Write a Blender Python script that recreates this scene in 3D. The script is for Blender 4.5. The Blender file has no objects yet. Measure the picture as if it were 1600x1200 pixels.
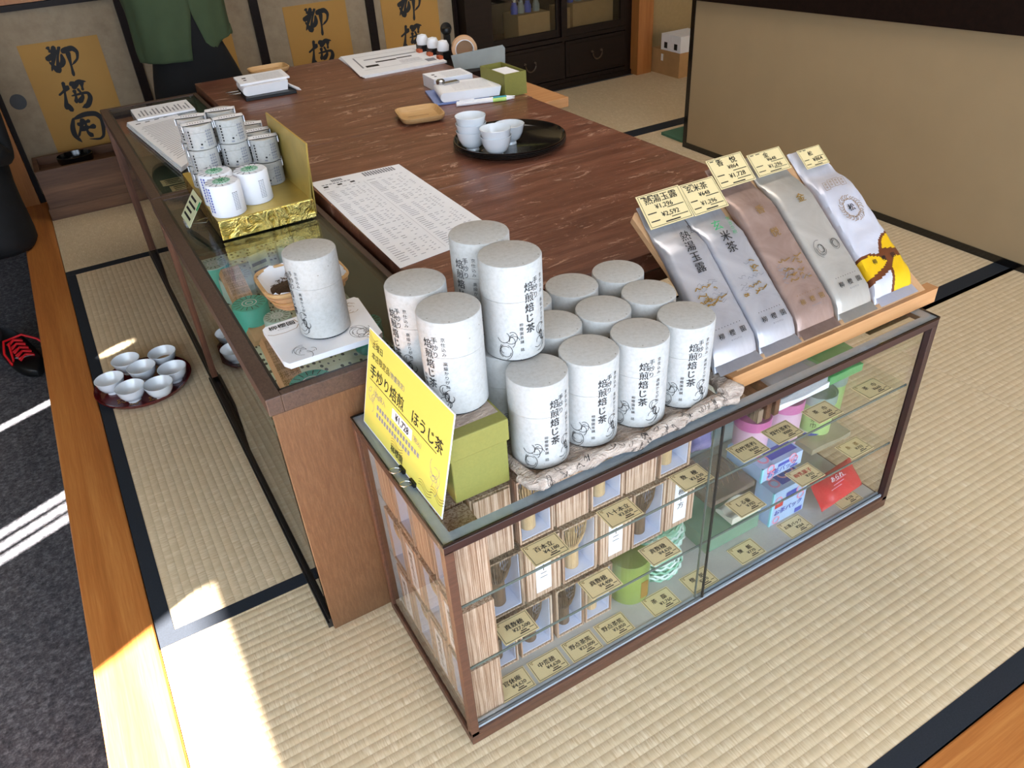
import bpy, math, random
from mathutils import Vector, Matrix
R = math.radians
S = bpy.context.scene
COL = S.collection
random.seed(7)

# ------------------------------------------------------------------ camera
cam_d = bpy.data.cameras.new('camera'); cam = bpy.data.objects.new('camera', cam_d); COL.objects.link(cam)
cam.location = (-0.2201, -0.6055, 1.0881)
cam.rotation_euler = (0.9613, 0.0566, -0.5343)
cam_d.sensor_width = 36; cam_d.lens = 1211.0 / 1600 * 36; cam_d.clip_start = 0.02
S.camera = cam
# ------------------------------------------------------------------ world, sun, area lights, exposure
W = bpy.data.worlds.new('sky'); S.world = W; W.use_nodes = True
bg = W.node_tree.nodes['Background']; bg.inputs[0].default_value = (0.62, 0.76, 1.0, 1); bg.inputs[1].default_value = 1.0
sd = bpy.data.lights.new('sun', 'SUN'); sd.energy = 150; sd.angle = R(0.9); sd.color = (1.0, 0.92, 0.84)
sun = bpy.data.objects.new('sun', sd); COL.objects.link(sun)
SUNV = Vector((0.915 * math.cos(R(25)), 0.403 * math.cos(R(25)), -math.sin(R(25))))
sun.rotation_euler = SUNV.to_track_quat('-Z', 'Y').to_euler(); sun.location = (-4, -2, 3)
def area(name, loc, target, sx, sy, power, color):
    d = bpy.data.lights.new(name, 'AREA'); d.shape = 'RECTANGLE'; d.size = sx; d.size_y = sy; d.energy = power; d.color = color
    o = bpy.data.objects.new(name, d); COL.objects.link(o); o.location = loc
    o.rotation_euler = (Vector(target) - Vector(loc)).to_track_quat('-Z', 'Y').to_euler()
    return o
area('daylight_front_door', (0.1, -2.15, 0.95), (0.2, 0.4, 0.6), 3.0, 2.3, 86, (0.71, 0.85, 1.0))
area('side_fill', (-1.92, -0.9, 1.25), (0.0, 0.3, 0.4), 2.0, 1.1, 46, (0.70, 0.84, 1.0))  # lamp added before the solid wall above the low opening, no window there
area('overhead_fill', (1.1, 1.3, 2.25), (1.1, 1.3, 0), 1.2, 1.2, 17, (1.0, 0.93, 0.84))  # unseen overhead lamp, added to brighten the table top
S.view_settings.view_transform = 'Standard'; S.view_settings.look = 'None'
S.view_settings.exposure = 0.25; S.view_settings.gamma = 1; S.view_settings.use_curve_mapping = False
S.cycles.max_bounces = 10; S.cycles.transparent_max_bounces = 24; S.cycles.sample_clamp_indirect = 6
S.cycles.caustics_reflective = False; S.cycles.caustics_refractive = False

# ------------------------------------------------------------------ materials
def srgb(h):
    v = [int(h[i:i+2], 16) / 255 for i in (0, 2, 4)]
    return tuple([(x / 12.92 if x <= .04045 else ((x + .055) / 1.055) ** 2.4) for x in v] + [1.0])
class NT:
    def __init__(s, name):
        s.m = bpy.data.materials.new(name); s.m.use_nodes = True; s.t = s.m.node_tree
        s.b = s.t.nodes['Principled BSDF']; s.tc = None
    def n(s, kind, **kw):
        nd = s.t.nodes.new('ShaderNode' + kind)
        for k, v in kw.items():
            if k[0] == '_': setattr(nd, k[1:], v)
            else: nd.inputs[k.replace('__', ' ')].default_value = v
        return nd
    def l(s, a, b): s.t.links.new(a, b)
    def coord(s, scale=(1, 1, 1), rot=(0, 0, 0), kind='Object'):
        if not s.tc: s.tc = s.n('TexCoord')
        mp = s.n('Mapping'); mp.inputs['Scale'].default_value = scale; mp.inputs['Rotation'].default_value = rot
        s.l(s.tc.outputs[kind], mp.inputs[0]); return mp.outputs[0]
    def noise(s, co, scale, detail=3, rough=.55, dist=0):
        nd = s.n('TexNoise', Scale=scale, Detail=detail, Roughness=rough, Distortion=dist); s.l(co, nd.inputs['Vector']); return nd.outputs[0]
    def ramp(s, fac, stops):
        r = s.n('ValToRGB'); e = r.color_ramp.elements
        while len(e) < len(stops): e.new(.5)
        for i, (p, c) in enumerate(stops): e[i].position = p; e[i].color = srgb(c) if isinstance(c, str) else c
        s.l(fac, r.inputs[0]); return r.outputs[0]
    def mix(s, fac, a, b, mode='MIX'):
        m = s.n('Mix'); m.data_type = 'RGBA'; m.blend_type = mode
        for sock, v in ((m.inputs[0], fac), (m.inputs[6], a), (m.inputs[7], b)):
            if hasattr(v, 'is_linked') or hasattr(v, 'links'): s.l(v, sock)
            else: sock.default_value = v
        return m.outputs[2]
    def math(s, op, a, b=0.0):
        m = s.n('Math'); m.operation = op
        for sock, v in ((m.inputs[0], a), (m.inputs[1], b)):
            if hasattr(v, 'links'): s.l(v, sock)
            else: sock.default_value = v
        return m.outputs[0]
    def bump(s, h, strength=.3, dist=.001):
        b = s.n('Bump', Strength=strength, Distance=dist); s.l(h, b.inputs['Height']); s.l(b.outputs[0], s.b.inputs['Normal'])
    def base(s, c):
        if hasattr(c, 'links'): s.l(c, s.b.inputs['Base Color'])
        else: s.b.inputs['Base Color'].default_value = c
    def set(s, rough=.5, metal=0, spec=.5, coat=0, trans=0, alpha=1, sheen=0):
        i = s.b.inputs; i['Roughness'].default_value = rough; i['Metallic'].default_value = metal
        i['Specular IOR Level'].default_value = spec; i['Coat Weight'].default_value = coat; i['Coat Roughness'].default_value = .08
        i['Transmission Weight'].default_value = trans; i['Alpha'].default_value = alpha; i['Sheen Weight'].default_value = sheen
        return s.m
def plain(name, h, rough=.5, metal=0, spec=.4, coat=0, vary=.06, scale=30, alpha=1):
    t = NT(name); c = srgb(h)
    f = t.noise(t.coord(), scale)
    lo = tuple([x * (1 - vary) for x in c[:3]] + [1]); hi = tuple([min(1, x * (1 + vary)) for x in c[:3]] + [1])
    t.base(t.ramp(f, [(.3, lo), (.7, hi)])); return t.set(rough, metal, spec, coat, alpha=alpha)
def wood(name, c1, c2, scale=18, axis=0, stretch=.08, rough=.45, coat=0, spec=.4, dist=.6, c3=None, bump=.15, worn=None, tight=False):
    t = NT(name); sc = [1, 1, 1]; sc[axis] = stretch
    co = t.coord(tuple(sc))
    f = t.noise(co, scale, 4, .6, dist); g = t.noise(co, scale * 7, 3, .7)
    f2 = t.math('ADD', t.math('MULTIPLY', f, .65), t.math('MULTIPLY', g, .35))
    stops = [(.34, c1), (.64, c2)]
    if c3: stops = [(.3, c3), (.48, c1), (.66, c2)]
    if tight: stops = [(.43, c3), (.49, c1), (.55, c2)]
    col = t.ramp(f2, stops)
    if worn:
        w = t.noise(t.coord((1, 3.2, 1)), 8, 9, .82, 1.2); wr = t.ramp(w, [(.585, (0, 0, 0, 1)), (.60, (1, 1, 1, 1))])
        w2 = t.noise(t.coord((1.2, 26, 1)), 5, 6, .8, .5); wr2 = t.ramp(w2, [(.55, (0, 0, 0, 1)), (.62, (1, 1, 1, 1))])
        b2 = t.noise(t.coord(), 3, 3); col = t.mix(t.math('MULTIPLY', b2, .5), col, srgb('7d4f3c'))
        col = t.mix(t.math('MULTIPLY', wr, .75), col, srgb(worn)); col = t.mix(t.math('MULTIPLY', wr2, .3), col, srgb('b08a76'))
    t.base(col); t.bump(f2, bump, .0015); return t.set(rough, 0, spec, coat)
def tatami(name, along):           # along 0: ribs run in X, 1: ribs run in Y
    t = NT(name); tc = t.n('TexCoord'); sp = t.n('SeparateXYZ'); t.l(tc.outputs['Object'], sp.inputs[0])
    u, v = (sp.outputs[0], sp.outputs[1]) if along == 0 else (sp.outputs[1], sp.outputs[0])
    row = t.math('DIVIDE', v, .0152); fr = t.math('FRACT', row); fl = t.math('FLOOR', row)
    s = t.math('SINE', t.math('MULTIPLY', fr, math.pi))
    cb = t.n('CombineXYZ'); t.l(t.math('MULTIPLY', u, 450.), cb.inputs[0]); t.l(t.math('MULTIPLY', v, 40.), cb.inputs[1]); t.l(t.math('MULTIPLY', fl, 3.7), cb.inputs[2])
    f = t.noise(cb.outputs[0], 1., 2, .6)
    cb2 = t.n('CombineXYZ'); t.l(t.math('MULTIPLY', u, 55.), cb2.inputs[0]); t.l(t.math('MULTIPLY', fl, 2.3), cb2.inputs[1])
    g = t.noise(cb2.outputs[0], 1., 2, .5)
    big = t.noise(t.coord(), 2.2, 2)
    c = t.ramp(f, [(.28, 'c0a581'), (.52, 'e0ccac'), (.75, 'f0e2c9')])
    c = t.mix(t.ramp(g, [(.35, (0, 0, 0, 1)), (.7, (1, 1, 1, 1))]), c, srgb('d2bd9b'))
    c = t.mix(t.math('MULTIPLY', big, .35), c, srgb('ceb993'))
    gr = t.math('POWER', t.math('SUBTRACT', 1., s), 5.)
    c = t.mix(t.math('MULTIPLY', gr, .28), c, srgb('967c56'))
    t.base(c); h = t.math('ADD', t.math('MULTIPLY', s, 1.), t.math('MULTIPLY', f, .35)); t.bump(h, .5, .0013)
    return t.set(.62, 0, .3)
def washi(name, base='bcbbb9'):
    t = NT(name); co = t.coord(); f = t.noise(co, 170, 5, .7); g = t.noise(co, 12, 2)
    c = t.ramp(f, [(.25, 'adaba6'), (.5, base), (.8, 'c6c5c3')]); c = t.mix(t.math('MULTIPLY', g, .25), c, srgb('adaa9f'))
    v = t.n('TexVoronoi', Scale=75.); v.inputs['Randomness'].default_value = 1; t.l(t.coord((1, 1, 1.3)), v.inputs['Vector'])
    d = t.math('LESS_THAN', v.outputs['Distance'], .075)
    vv = t.n('TexVoronoi', Scale=75.); t.l(t.coord((1, 1, 1.3)), vv.inputs['Vector'])
    cs = t.n('SeparateColor'); t.l(vv.outputs['Color'], cs.inputs[0])
    k = t.math('MULTIPLY', d, t.math('GREATER_THAN', cs.outputs[0], .72))
    c = t.mix(t.math('MULTIPLY', k, .75), c, srgb('6b6355')); t.base(c); t.bump(f, .12, .0006); return t.set(.75, 0, .25)
def glass(name, tint=(.985, .987, .982, 1), rough=.01, ior=1.45, extra=0.0):
    m = bpy.data.materials.new(name); m.use_nodes = True; t = m.node_tree; t.nodes.clear()
    o = t.nodes.new('ShaderNodeOutputMaterial'); mx = t.nodes.new('ShaderNodeMixShader')
    tr = t.nodes.new('ShaderNodeBsdfTransparent'); tr.inputs[0].default_value = tint
    gl = t.nodes.new('ShaderNodeBsdfGlossy'); gl.inputs['Roughness'].default_value = rough
    lw = t.nodes.new('ShaderNodeLayerWeight'); pw = t.nodes.new('ShaderNodeMath'); pw.operation = 'POWER'; pw.inputs[1].default_value = 5; fr = t.nodes.new('ShaderNodeMath'); fr.operation = 'MULTIPLY_ADD'; f0 = ((ior-1)/(ior+1))**2; fr.inputs[1].default_value = 1-f0; fr.inputs[2].default_value = f0; t.links.new(lw.outputs['Facing'], pw.inputs[0]); t.links.new(pw.outputs[0], fr.inputs[0])
    nz = t.nodes.new('ShaderNodeTexNoise'); nz.inputs['Scale'].default_value = 14
    mr = t.nodes.new('ShaderNodeMapRange'); mr.inputs[1].default_value = .45; mr.inputs[2].default_value = .8; mr.inputs[3].default_value = 0; mr.inputs[4].default_value = extra
    ad = t.nodes.new('ShaderNodeMath'); ad.operation = 'ADD'
    t.links.new(nz.outputs[0], mr.inputs[0]); t.links.new(fr.outputs[0], ad.inputs[0]); t.links.new(mr.outputs[0], ad.inputs[1])
    t.links.new(ad.outputs[0], mx.inputs[0]); t.links.new(tr.outputs[0], mx.inputs[1]); t.links.new(gl.outputs[0], mx.inputs[2])
    t.links.new(mx.outputs[0], o.inputs[0]); return m
def film(name, h, alpha, rough=.15):
    t = NT(name); f = t.noise(t.coord(), 40, 3); c = srgb(h)
    t.base(t.ramp(f, [(.3, tuple([x*.85 for x in c[:3]] + [1])), (.7, c)])); t.bump(f, .5, .004); return t.set(rough, 0, .6, 0, alpha=alpha)
def foil(name, h, h2, rough=.22, crumple=.9, scale=22, metal=1.):
    t = NT(name); f = t.noise(t.coord(), scale, 4, .6, 1.2)
    t.base(t.ramp(f, [(.3, h), (.7, h2)])); t.bump(f, crumple, .004); return t.set(rough, metal, .5)

M = dict(
    tatx=tatami('tatami_rush', 0), taty=tatami('tatami_rush_turned', 1),
    border=plain('mat_border_cloth', '1c222b', .8, vary=.2, scale=400), 
    sill=wood('sill_wood', 'b06d35', 'c58546', 45, 1, .03, .42, c3='985a29', coat=.1),
    sillx=wood('sill_wood_x', 'b06d35', 'c58546', 45, 0, .03, .42, c3='985a29', coat=.1),
    table=wood('old_table_wood', '673d2e', '8c5c49', 34, 0, .10, .34, c3='48271c', coat=.15, worn='c7a18c', bump=.3),
    cab=wood('cabinet_wood', '5b3827', '744a34', 120, 2, .06, .4, c3='4b2d1f', bump=.1),
    cabtop=wood('cabinet_frame', '40302a', '5b473c', 300, 1, .5, .45, bump=.1),
    panel=wood('end_panel_wood', '694a31', '78583d', 260, 2, .12, .42, c3='5f3f2b', bump=.25),
    frame=wood('case_frame', '2e1a18', '3d2420', 40, 0, .1, .35, coat=.2),
    base=wood('case_base_wood', '4c3226', '614030', 150, 0, .08, .45),
    lacquer=plain('black_lacquer', '0d0b0b', .18, coat=.4, vary=.1), black=plain('black_plastic', '101012', .4),
    blackm=plain('black_rail', '17181b', .3, spec=.6), bronze=plain('bronze_handle', '5a4a3c', .35, metal=.6), alu=plain('aluminium_rail', 'b4bec8', .3, metal=.3, vary=.05),
    steel=plain('steel', 'b9bcc0', .25, metal=1, vary=.04), greyedge=plain('grey_edge_strip', 'a3b0bd', .35, metal=.1, vary=.08, scale=90),
    cedar=wood('cedar_wood', 'b8997f', 'd3bba5', 430, 2, .01, .6, c3='88654d', dist=.05, tight=True), 
    cedard=wood('cedar_wood_dark', '8d7560', 'ae9882', 430, 2, .01, .6, c3='5a4536', dist=.05, tight=True),
    board=wood('light_board', 'c0946a', 'cfa67e', 60, 1, .05, .5), rail=wood('orange_board', 'b98352', 'c99565', 60, 0, .04, .5),
    post=wood('post_wood', '9a6030', 'ae7440', 60, 2, .05, .45), darkwood=wood('dark_wood', '120a08', '1d110d', 60, 0, .08, .45, spec=.15),
    sumi=wood('chest_wood', '5a3c28', '77543a', 14, 0, .06, .5, c3='42291a', bump=.3),
    bamboo=wood('bamboo', 'b58c5a', 'd0aa78', 30, 0, .1, .45), whisk=wood('whisk_bamboo', 'b09064', 'cfb388', 300, 2, .05, .5), whiskd=wood('smoked_bamboo', '54402f', '755e48', 300, 2, .05, .5),
    washi=washi('washi_paper'), paper=plain('white_paper', 'f0f2f8', .8, vary=.02), paperc=plain('cream_paper', 'e3dccb', .8, vary=.03),
    paperb=plain('box_liner_paper', 'd5dbee', .85, vary=.02), ink=plain('ink', '1b1a1c', .7), inkgrey=plain('grey_print', '8d8f99', .8), inkpale=plain('pale_print', 'a9abb8', .8), inkgreen=plain('green_ink', '2f9a5e', .7), inkbrown=plain('brown_ink', '8f6c3a', .6),
    inkred=plain('red_ink', 'c43d35', .7), tag=plain('price_card', 'ead6a2', .55, vary=.03, scale=15), yellow=plain('yellow_sign', 'f4e46c', .5, vary=.02, scale=10), tagpale=plain('pale_card', 'd9dcb4', .6),
    olive=plain('olive_paper_box', '85823f', .6, vary=.05, scale=300), cloth=None, 
    gold=foil('gold_foil', 'cfa83e', 'f4e08e', .22, 1., 38), goldf=plain('gold_card', 'd6bb66', .38, metal=.6, vary=.12, scale=12),
    silver=foil('silver_bag', 'b9bac4', 'd3d4dc', .36, .22, 12, .55), mauve=foil('mauve_bag', '93796f', 'b39a90', .4, .3, 14, .35), pearl=foil('pearl_bag', 'bdb9b2', 'd2cec8', .38, .2, 12, .45), white=foil('white_bag', 'cfcfdc', 'dddde8', .4, .2, 12, .2),
    bagyellow=plain('bag_yellow', 'e8b81e', .35), bagbrown=plain('bag_brown', '6c3b22', .4), goldink=plain('gold_ink', 'a8843f', .4, metal=.4),
    ceramic=plain('white_porcelain', 'e3e8ee', .12, coat=.6, vary=.01), tea=plain('brown_tea', '9c7b52', .1), redlac=plain('red_lacquer', '5a1216', .2, coat=.4),
    teal=plain('teal_paper', '35b8a6', .5, vary=.08), tealp=plain('pale_teal_paper', 'b9d6cc', .6), tealeaf=plain('tea_leaves', '4d3a26', .9, vary=.4, scale=300),
    glass=glass('pane_glass'), shelf=glass('shelf_glass', (.965, .98, .968, 1)), topglass=glass('top_glass', (.98, .985, .98, 1), extra=.03), edge=plain('glass_edge', '5c6b68', .15, spec=.8, alpha=.85),
    cabglass=glass('cabinet_glass', (.82, .84, .82, 1), ior=1.6), clear=film('clear_film', 'd6d9dd', .35), clearbag=film('clear_bag', 'cfd0d4', .55), brownbag=film('brown_clear_bag', '8f8173', .6), creambag=film('cream_clear_bag', 'b8b095', .65), greenfilm=film('green_wrap', '6fbf78', .75), greenflat=film('green_sheet', '8fb79a', .7),
    pink=plain('pink_paper_can', 'dfb6cc', .5, vary=.06), pinklid=plain('pink_lid', 'd872b0', .3), lime=plain('lime_can', 'a3c078', .4), frost=film('frosted_lid', 'a9bdb8', .75, .3), natsume=plain('green_tin', '86984a', .3, coat=.3),
    red=plain('red_wrapper', 'd02c36', .3, coat=.3), blue=plain('pale_blue_pack', 'aac4e6', .4), bluei=plain('blue_print', '3f50b0', .5), cyan=plain('cyan_edge', '8fdcea', .3), pinkp=plain('pink_print', 'e79ab4', .5),
    purple=film('purple_pack', '8c86b8', .7), net=plain('foam_net', 'cfe2d8', .7), netg=plain('foam_net_green', '8cc0a4', .7), floorin=plain('case_floor', 'bcbab4', .7, vary=.06), backblue=plain('pale_back_board', 'c3d3dc', .5),
    cardboard=plain('cardboard', 'b08a5e', .8), wallb=plain('sand_plaster', 'a58f67', .9, vary=.05, scale=60), dark=plain('dark_plaster', '3a2a20', .9), 
    fus=None, goldp=plain('gold_screen_paper', 'a87e3f', .75, vary=.05, scale=6), screen=plain('screen_cloth', '9c8565', .55, vary=.03, scale=8), ceil=plain('ceiling_boards', '7d6a4e', .8), wallw=plain('pale_plaster', 'c9bfa8', .9),
    skin=plain('skin', 'c08a6a', .55), hair=plain('black_hair', '15110f', .5), jacket=plain('olive_green_cloth', '3c4a31', .9, vary=.12, scale=12), pants=plain('black_cloth', '0b0b0d', .9), coat=plain('black_coat', '0c0d10', .7, vary=.3), trouser=plain('dark_grey_cloth', '2a2a2c', .9, vary=.15, scale=80), shoe=plain('black_shoe', '0b0b0c', .45), lace=plain('red_lace', 'd8121f', .6), sole=plain('shoe_mark', 'a9b0bb', .5),
    greymat=plain('green_cushion', '4a6f58', .85), orange=plain('orange_bits', 'c0613c', .6), kraft=plain('tape_edge', 'd9ac84', .6), greysheet=plain('grey_plastic_sheet', '8f9491', .4), navy=plain('blue_clipboard', '7f93c9', .35, coat=.2), tealpen=plain('teal_pen_grip', '1c8fa6', .4), limepen=plain('lime_pen', 'b9e07a', .4),
    innerwall=plain('inner_dark_wall', '3a3b35', .35, vary=.1), dots=None, doma=None)
def mk():
    t = NT('doma_floor'); co = t.coord(); f = t.noise(co, 90, 5, .75); g = t.noise(co, 4, 3)
    c = t.ramp(f, [(.36, '37373b'), (.52, '65656b'), (.66, '94949a')]); c = t.mix(t.math('MULTIPLY', g, .5), c, srgb('46474e')); t.base(c); t.bump(f, .5, .002); M['doma'] = t.set(.75, 0, .3)
    t = NT('fusuma_paper'); f = t.noise(t.coord(), 26, 3, .6); v = t.n('TexVoronoi', Scale=22.); t.l(t.coord(), v.inputs['Vector'])
    c = t.ramp(f, [(.35, '85745f'), (.65, '93826b')]); c = t.mix(t.math('MULTIPLY', v.outputs['Distance'], .35), c, srgb('a5947c')); t.base(c); M['fus'] = t.set(.8, 0, .3)
    t = NT('dotted_cloth'); v = t.n('TexVoronoi', Scale=95.); t.l(t.coord((1, .6, 1)), v.inputs['Vector']); v.inputs['Randomness'].default_value = .5
    d = t.math('LESS_THAN', v.outputs['Distance'], .3); t.base(t.mix(d, srgb('c3d2bb'), srgb('2b3a33'))); M['dots'] = t.set(.8)
mk()
t = NT('wrapping_cloth'); f = t.noise(t.coord((1, 2.2, 2.2)), 38, 4, .65, 1.2); g = t.noise(t.coord(), 420, 2)
t.base(t.ramp(f, [(.32, 'a8968a'), (.55, 'c4b3a5'), (.7, 'd2c4b8')])); t.bump(t.math('ADD', f, t.math('MULTIPLY', g, .12)), 1., .010); M['cloth'] = t.set(.9, 0, .2)

# ------------------------------------------------------------------ mesh builder
TX = {}
def glyphs(s):
    if s in TX: return TX[s]
    c = bpy.data.curves.new('t', 'FONT'); c.body = s; c.size = 1; c.resolution_u = 2
    c.align_x = 'CENTER'; c.align_y = 'CENTER'
    o = bpy.data.objects.new('t', c); COL.objects.link(o)
    dg = bpy.context.evaluated_depsgraph_get(); dg.update()
    m = bpy.data.meshes.new_from_object(o.evaluated_get(dg), depsgraph=dg)
    v = [(a.co.x, a.co.y) for a in m.vertices]; f = [tuple(p.vertices) for p in m.polygons]
    bpy.data.objects.remove(o); bpy.data.curves.remove(c); bpy.data.meshes.remove(m)
    if v:
        x0 = min(a[0] for a in v); x1 = max(a[0] for a in v); cx = (x0 + x1) / 2
        v = [(a[0] - cx, a[1]) for a in v]; w = x1 - x0
    else: w = .3
    TX[s] = (v, f, w); return TX[s]
def unit(v): return Vector(v).normalized()
class MB:
    def __init__(s): s.v = []; s.f = []; s.mi = []; s.ms = []; s.sm = []
    def slot(s, m):
        m = M[m] if isinstance(m, str) else m
        if m not in s.ms: s.ms.append(m)
        return s.ms.index(m)
    def add(s, vs, fs, m, smooth=False):
        k = len(s.v); i = s.slot(m); s.v += [Vector(a) for a in vs]
        for f in fs: s.f.append(tuple(k + j for j in f)); s.mi.append(i); s.sm.append(smooth)
        return s
    def box(s, a, b, m):
        (x0, y0, z0), (x1, y1, z1) = a, b
        return s.add([(x0,y0,z0),(x1,y0,z0),(x1,y1,z0),(x0,y1,z0),(x0,y0,z1),(x1,y0,z1),(x1,y1,z1),(x0,y1,z1)],
                     [(0,3,2,1),(4,5,6,7),(0,1,5,4),(1,2,6,5),(2,3,7,6),(3,0,4,7)], m)
    def pbox(s, o, u, v, w, m):      # parallelepiped from corner o along three vectors
        o, u, v, w = map(Vector, (o, u, v, w))
        fs = [(0,3,2,1),(4,5,6,7),(0,1,5,4),(1,2,6,5),(2,3,7,6),(3,0,4,7)]
        return s.add([o, o+u, o+u+v, o+v, o+w, o+u+w, o+u+v+w, o+v+w], fs, m)
    def prism(s, pts, o, u, v, n, m, m2=None):   # 2D outline pts in frame (o,u,v), extruded by vector n
        o, u, v, n = Vector(o), Vector(u), Vector(v), Vector(n); k = len(pts)
        P = [o + u * a + v * b for a, b in pts]
        s.add(P + [p + n for p in P], [tuple(range(k))[::-1], tuple(range(k, 2 * k))], m)
        s.add(P + [p + n for p in P], [(i, (i+1) % k, k + (i+1) % k, k + i) for i in range(k)], m2 or m); return s
    def lathe(s, prof, m, c=(0, 0, 0), n=32, smooth=True, sx=1, sy=1, rot=None):
        c = Vector(c); vs = []; fs = []
        for r, z in prof:
            for i in range(n):
                a = 2 * math.pi * i / n; p = Vector((r * sx * math.cos(a), r * sy * math.sin(a), z))
                if rot: p = rot @ p
                vs.append(c + p)
        for j in range(len(prof) - 1):
            for i in range(n): fs.append((j*n+i, j*n+(i+1) % n, (j+1)*n+(i+1) % n, (j+1)*n+i))
        if prof[0][0] > 1e-5: fs.append(tuple(range(n))[::-1])
        if prof[-1][0] > 1e-5: fs.append(tuple((len(prof)-1)*n + i for i in range(n)))
        return s.add(vs, fs, m, smooth)
    def tube(s, path, r, m, n=8, closed=False, smooth=True, flat=1.0):
        P = [Vector(p) for p in path]; k = len(P); rs = r if isinstance(r, (list, tuple)) else [r] * k
        vs = []; fs = []; up = Vector((0, 0, 1))
        for i, p in enumerate(P):
            d = (P[(i+1) % k] - P[i-1]) if closed else (P[min(i+1, k-1)] - P[max(i-1, 0)])
            d = d.normalized() if d.length > 1e-9 else Vector((0, 0, 1))
            a = d.cross(up)
            if a.length < .05: a = d.cross(Vector((1, 0, 0)))
            a.normalize(); b = a.cross(d)
            for j in range(n):
                t = 2 * math.pi * j / n; vs.append(p + (a * math.cos(t) + b * math.sin(t) * flat) * rs[i])
        for i in range(k if closed else k - 1):
            for j in range(n): fs.append((i*n+j, i*n+(j+1) % n, ((i+1) % k)*n+(j+1) % n, ((i+1) % k)*n+j))
        if not closed: fs += [tuple(range(n))[::-1], tuple((k-1)*n+j for j in range(n))]
        return s.add(vs, fs, m, smooth)
    def quad(s, o, u, v, m):
        o, u, v = Vector(o), Vector(u), Vector(v); return s.add([o, o+u, o+u+v, o+v], [(0,1,2,3)], m)
    def text(s, t, size, o, u, v, m='ink', sx=1., bold=0, fn=None, al='c'):
        """one line centred at o, reading along u, up along v; fn maps (a,b) to a point instead"""
        vs, fs, w = glyphs(t)
        if not fs: return s
        off = -w/2 if al == 'r' else (w/2 if al == 'l' else 0)
        o = Vector(o); u = unit(u); v = unit(v); n = u.cross(v) * .0003
        for k in range(1 + (1 if bold else 0)):
            d = bold * k
            if fn: P = [fn((a + off + d) * size * sx, b * size) for a, b in vs]
            else: P = [o + u * ((a + off + d) * size * sx) + v * (b * size) + n * (1 + k * .2) for a, b in vs]
            s.add(P, fs, m)
        return s
    def vtext(s, t, size, o, u, v, m='ink', pitch=1.08, fn=None, bold=0):
        for i, ch in enumerate(t):
            if ch == ' ': continue
            if fn: s.text(ch, size, o, u, v, m, fn=lambda a, b, i=i: fn(a, b - i * size * pitch), bold=bold)
            else: s.text(ch, size, Vector(o) - unit(v) * (i * size * pitch), u, v, m, bold=bold)
        return s
    def brush(s, strokes, m, fn, hw, lift=0, round_=False):     # ink strokes: list of 2D polylines, fn maps 2D -> 3D
        for si, pts in enumerate(strokes):
            L = []
            if round_:
                q = [Vector(p) for p in pts]; q = [a.lerp(b, k/6) for a, b in zip(q[:-1], q[1:]) for k in range(6)] + [q[-1]]
                for _ in range(4): q = [q[0]] + [(q[i-1] + q[i]*2 + q[i+1])/4 for i in range(1, len(q)-1)] + [q[-1]]
                d0 = (q[0]-q[1]).normalized(); d1 = (q[-1]-q[-2]).normalized(); q = [q[0] + d0*hw*.5] + q + [q[-1] + d1*hw*.6]; n = len(q)
                for i, p in enumerate(q):
                    d = (q[min(i+1, n-1)] - q[max(i-1, 0)]).normalized(); f = i/(n-1); w = hw*(.85 + .35*math.sin(f*5+si))*min(1, .3+f*9, .22+(1-f)*7)
                    L.append((p + Vector((-d.y, d.x))*w, p - Vector((-d.y, d.x))*w))
                vs = [fn(*a) + Vector((0, -lift*si, 0)) for pr in L for a in pr]; s.add(vs, [(2*i, 2*i+1, 2*i+3, 2*i+2) for i in range(len(L)-1)], m); continue
            for i, p in enumerate(pts):
                a = Vector(pts[max(i-1, 0)]); b = Vector(pts[min(i+1, len(pts)-1)]); d = (b - a); d = d.normalized() if d.length > 0 else Vector((1, 0))
                w = hw; L.append((Vector(p) + Vector((-d.y, d.x)) * w, Vector(p) - Vector((-d.y, d.x)) * w))
            vs = [fn(*q) for pr in L for q in pr]; s.add(vs, [(2*i, 2*i+1, 2*i+3, 2*i+2) for i in range(len(L)-1)], m)
        return s
    def build(s, name, parent=None, loc=None, bevel=0, sub=0):
        o_ = Vector((0, 0, 0))
        if parent is not None: o_ = wloc(parent) + (Vector(loc) if loc else Vector((0, 0, 0)))
        elif loc is not None: o_ = Vector(loc)
        me = bpy.data.meshes.new(name); me.from_pydata([v - o_ for v in s.v], [], s.f)
        for m in s.ms: me.materials.append(m)
        me.polygons.foreach_set('material_index', s.mi); me.polygons.foreach_set('use_smooth', s.sm)
        me.update(); o = bpy.data.objects.new(name, me); COL.objects.link(o)
        if parent is not None: o.parent = parent; o.location = Vector(loc) if loc else (0, 0, 0)
        else: o.location = o_
        if any(s.sm) and not sub:
            for e_, on in (('sharp', 0),): pass
            me.set_sharp_from_angle(angle=R(42)) if hasattr(me, 'set_sharp_from_angle') else None
        if bevel:
            b = o.modifiers.new('bevel', 'BEVEL'); b.width = bevel; b.segments = 2; b.limit_method = 'ANGLE'; b.angle_limit = R(50)
        if sub:
            b = o.modifiers.new('sub', 'SUBSURF'); b.levels = sub; b.render_levels = sub
        return o
WL = {}
def wloc(o):
    l = Vector(o.location)
    while o.parent: o = o.parent; l += Vector(o.location)
    return l
def tag(o, label=None, cat=None, group=None, kind=None):
    if label: o['label'] = label
    if cat: o['category'] = cat
    if group: o['group'] = group
    if kind: o['kind'] = kind
    return o
def thing(name, label, cat, loc=(0, 0, 0), group=None, kind=None):
    o = bpy.data.objects.new(name, None); COL.objects.link(o); o.location = loc; o.empty_display_size = .05
    return tag(o, label, cat, group, kind)
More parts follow.
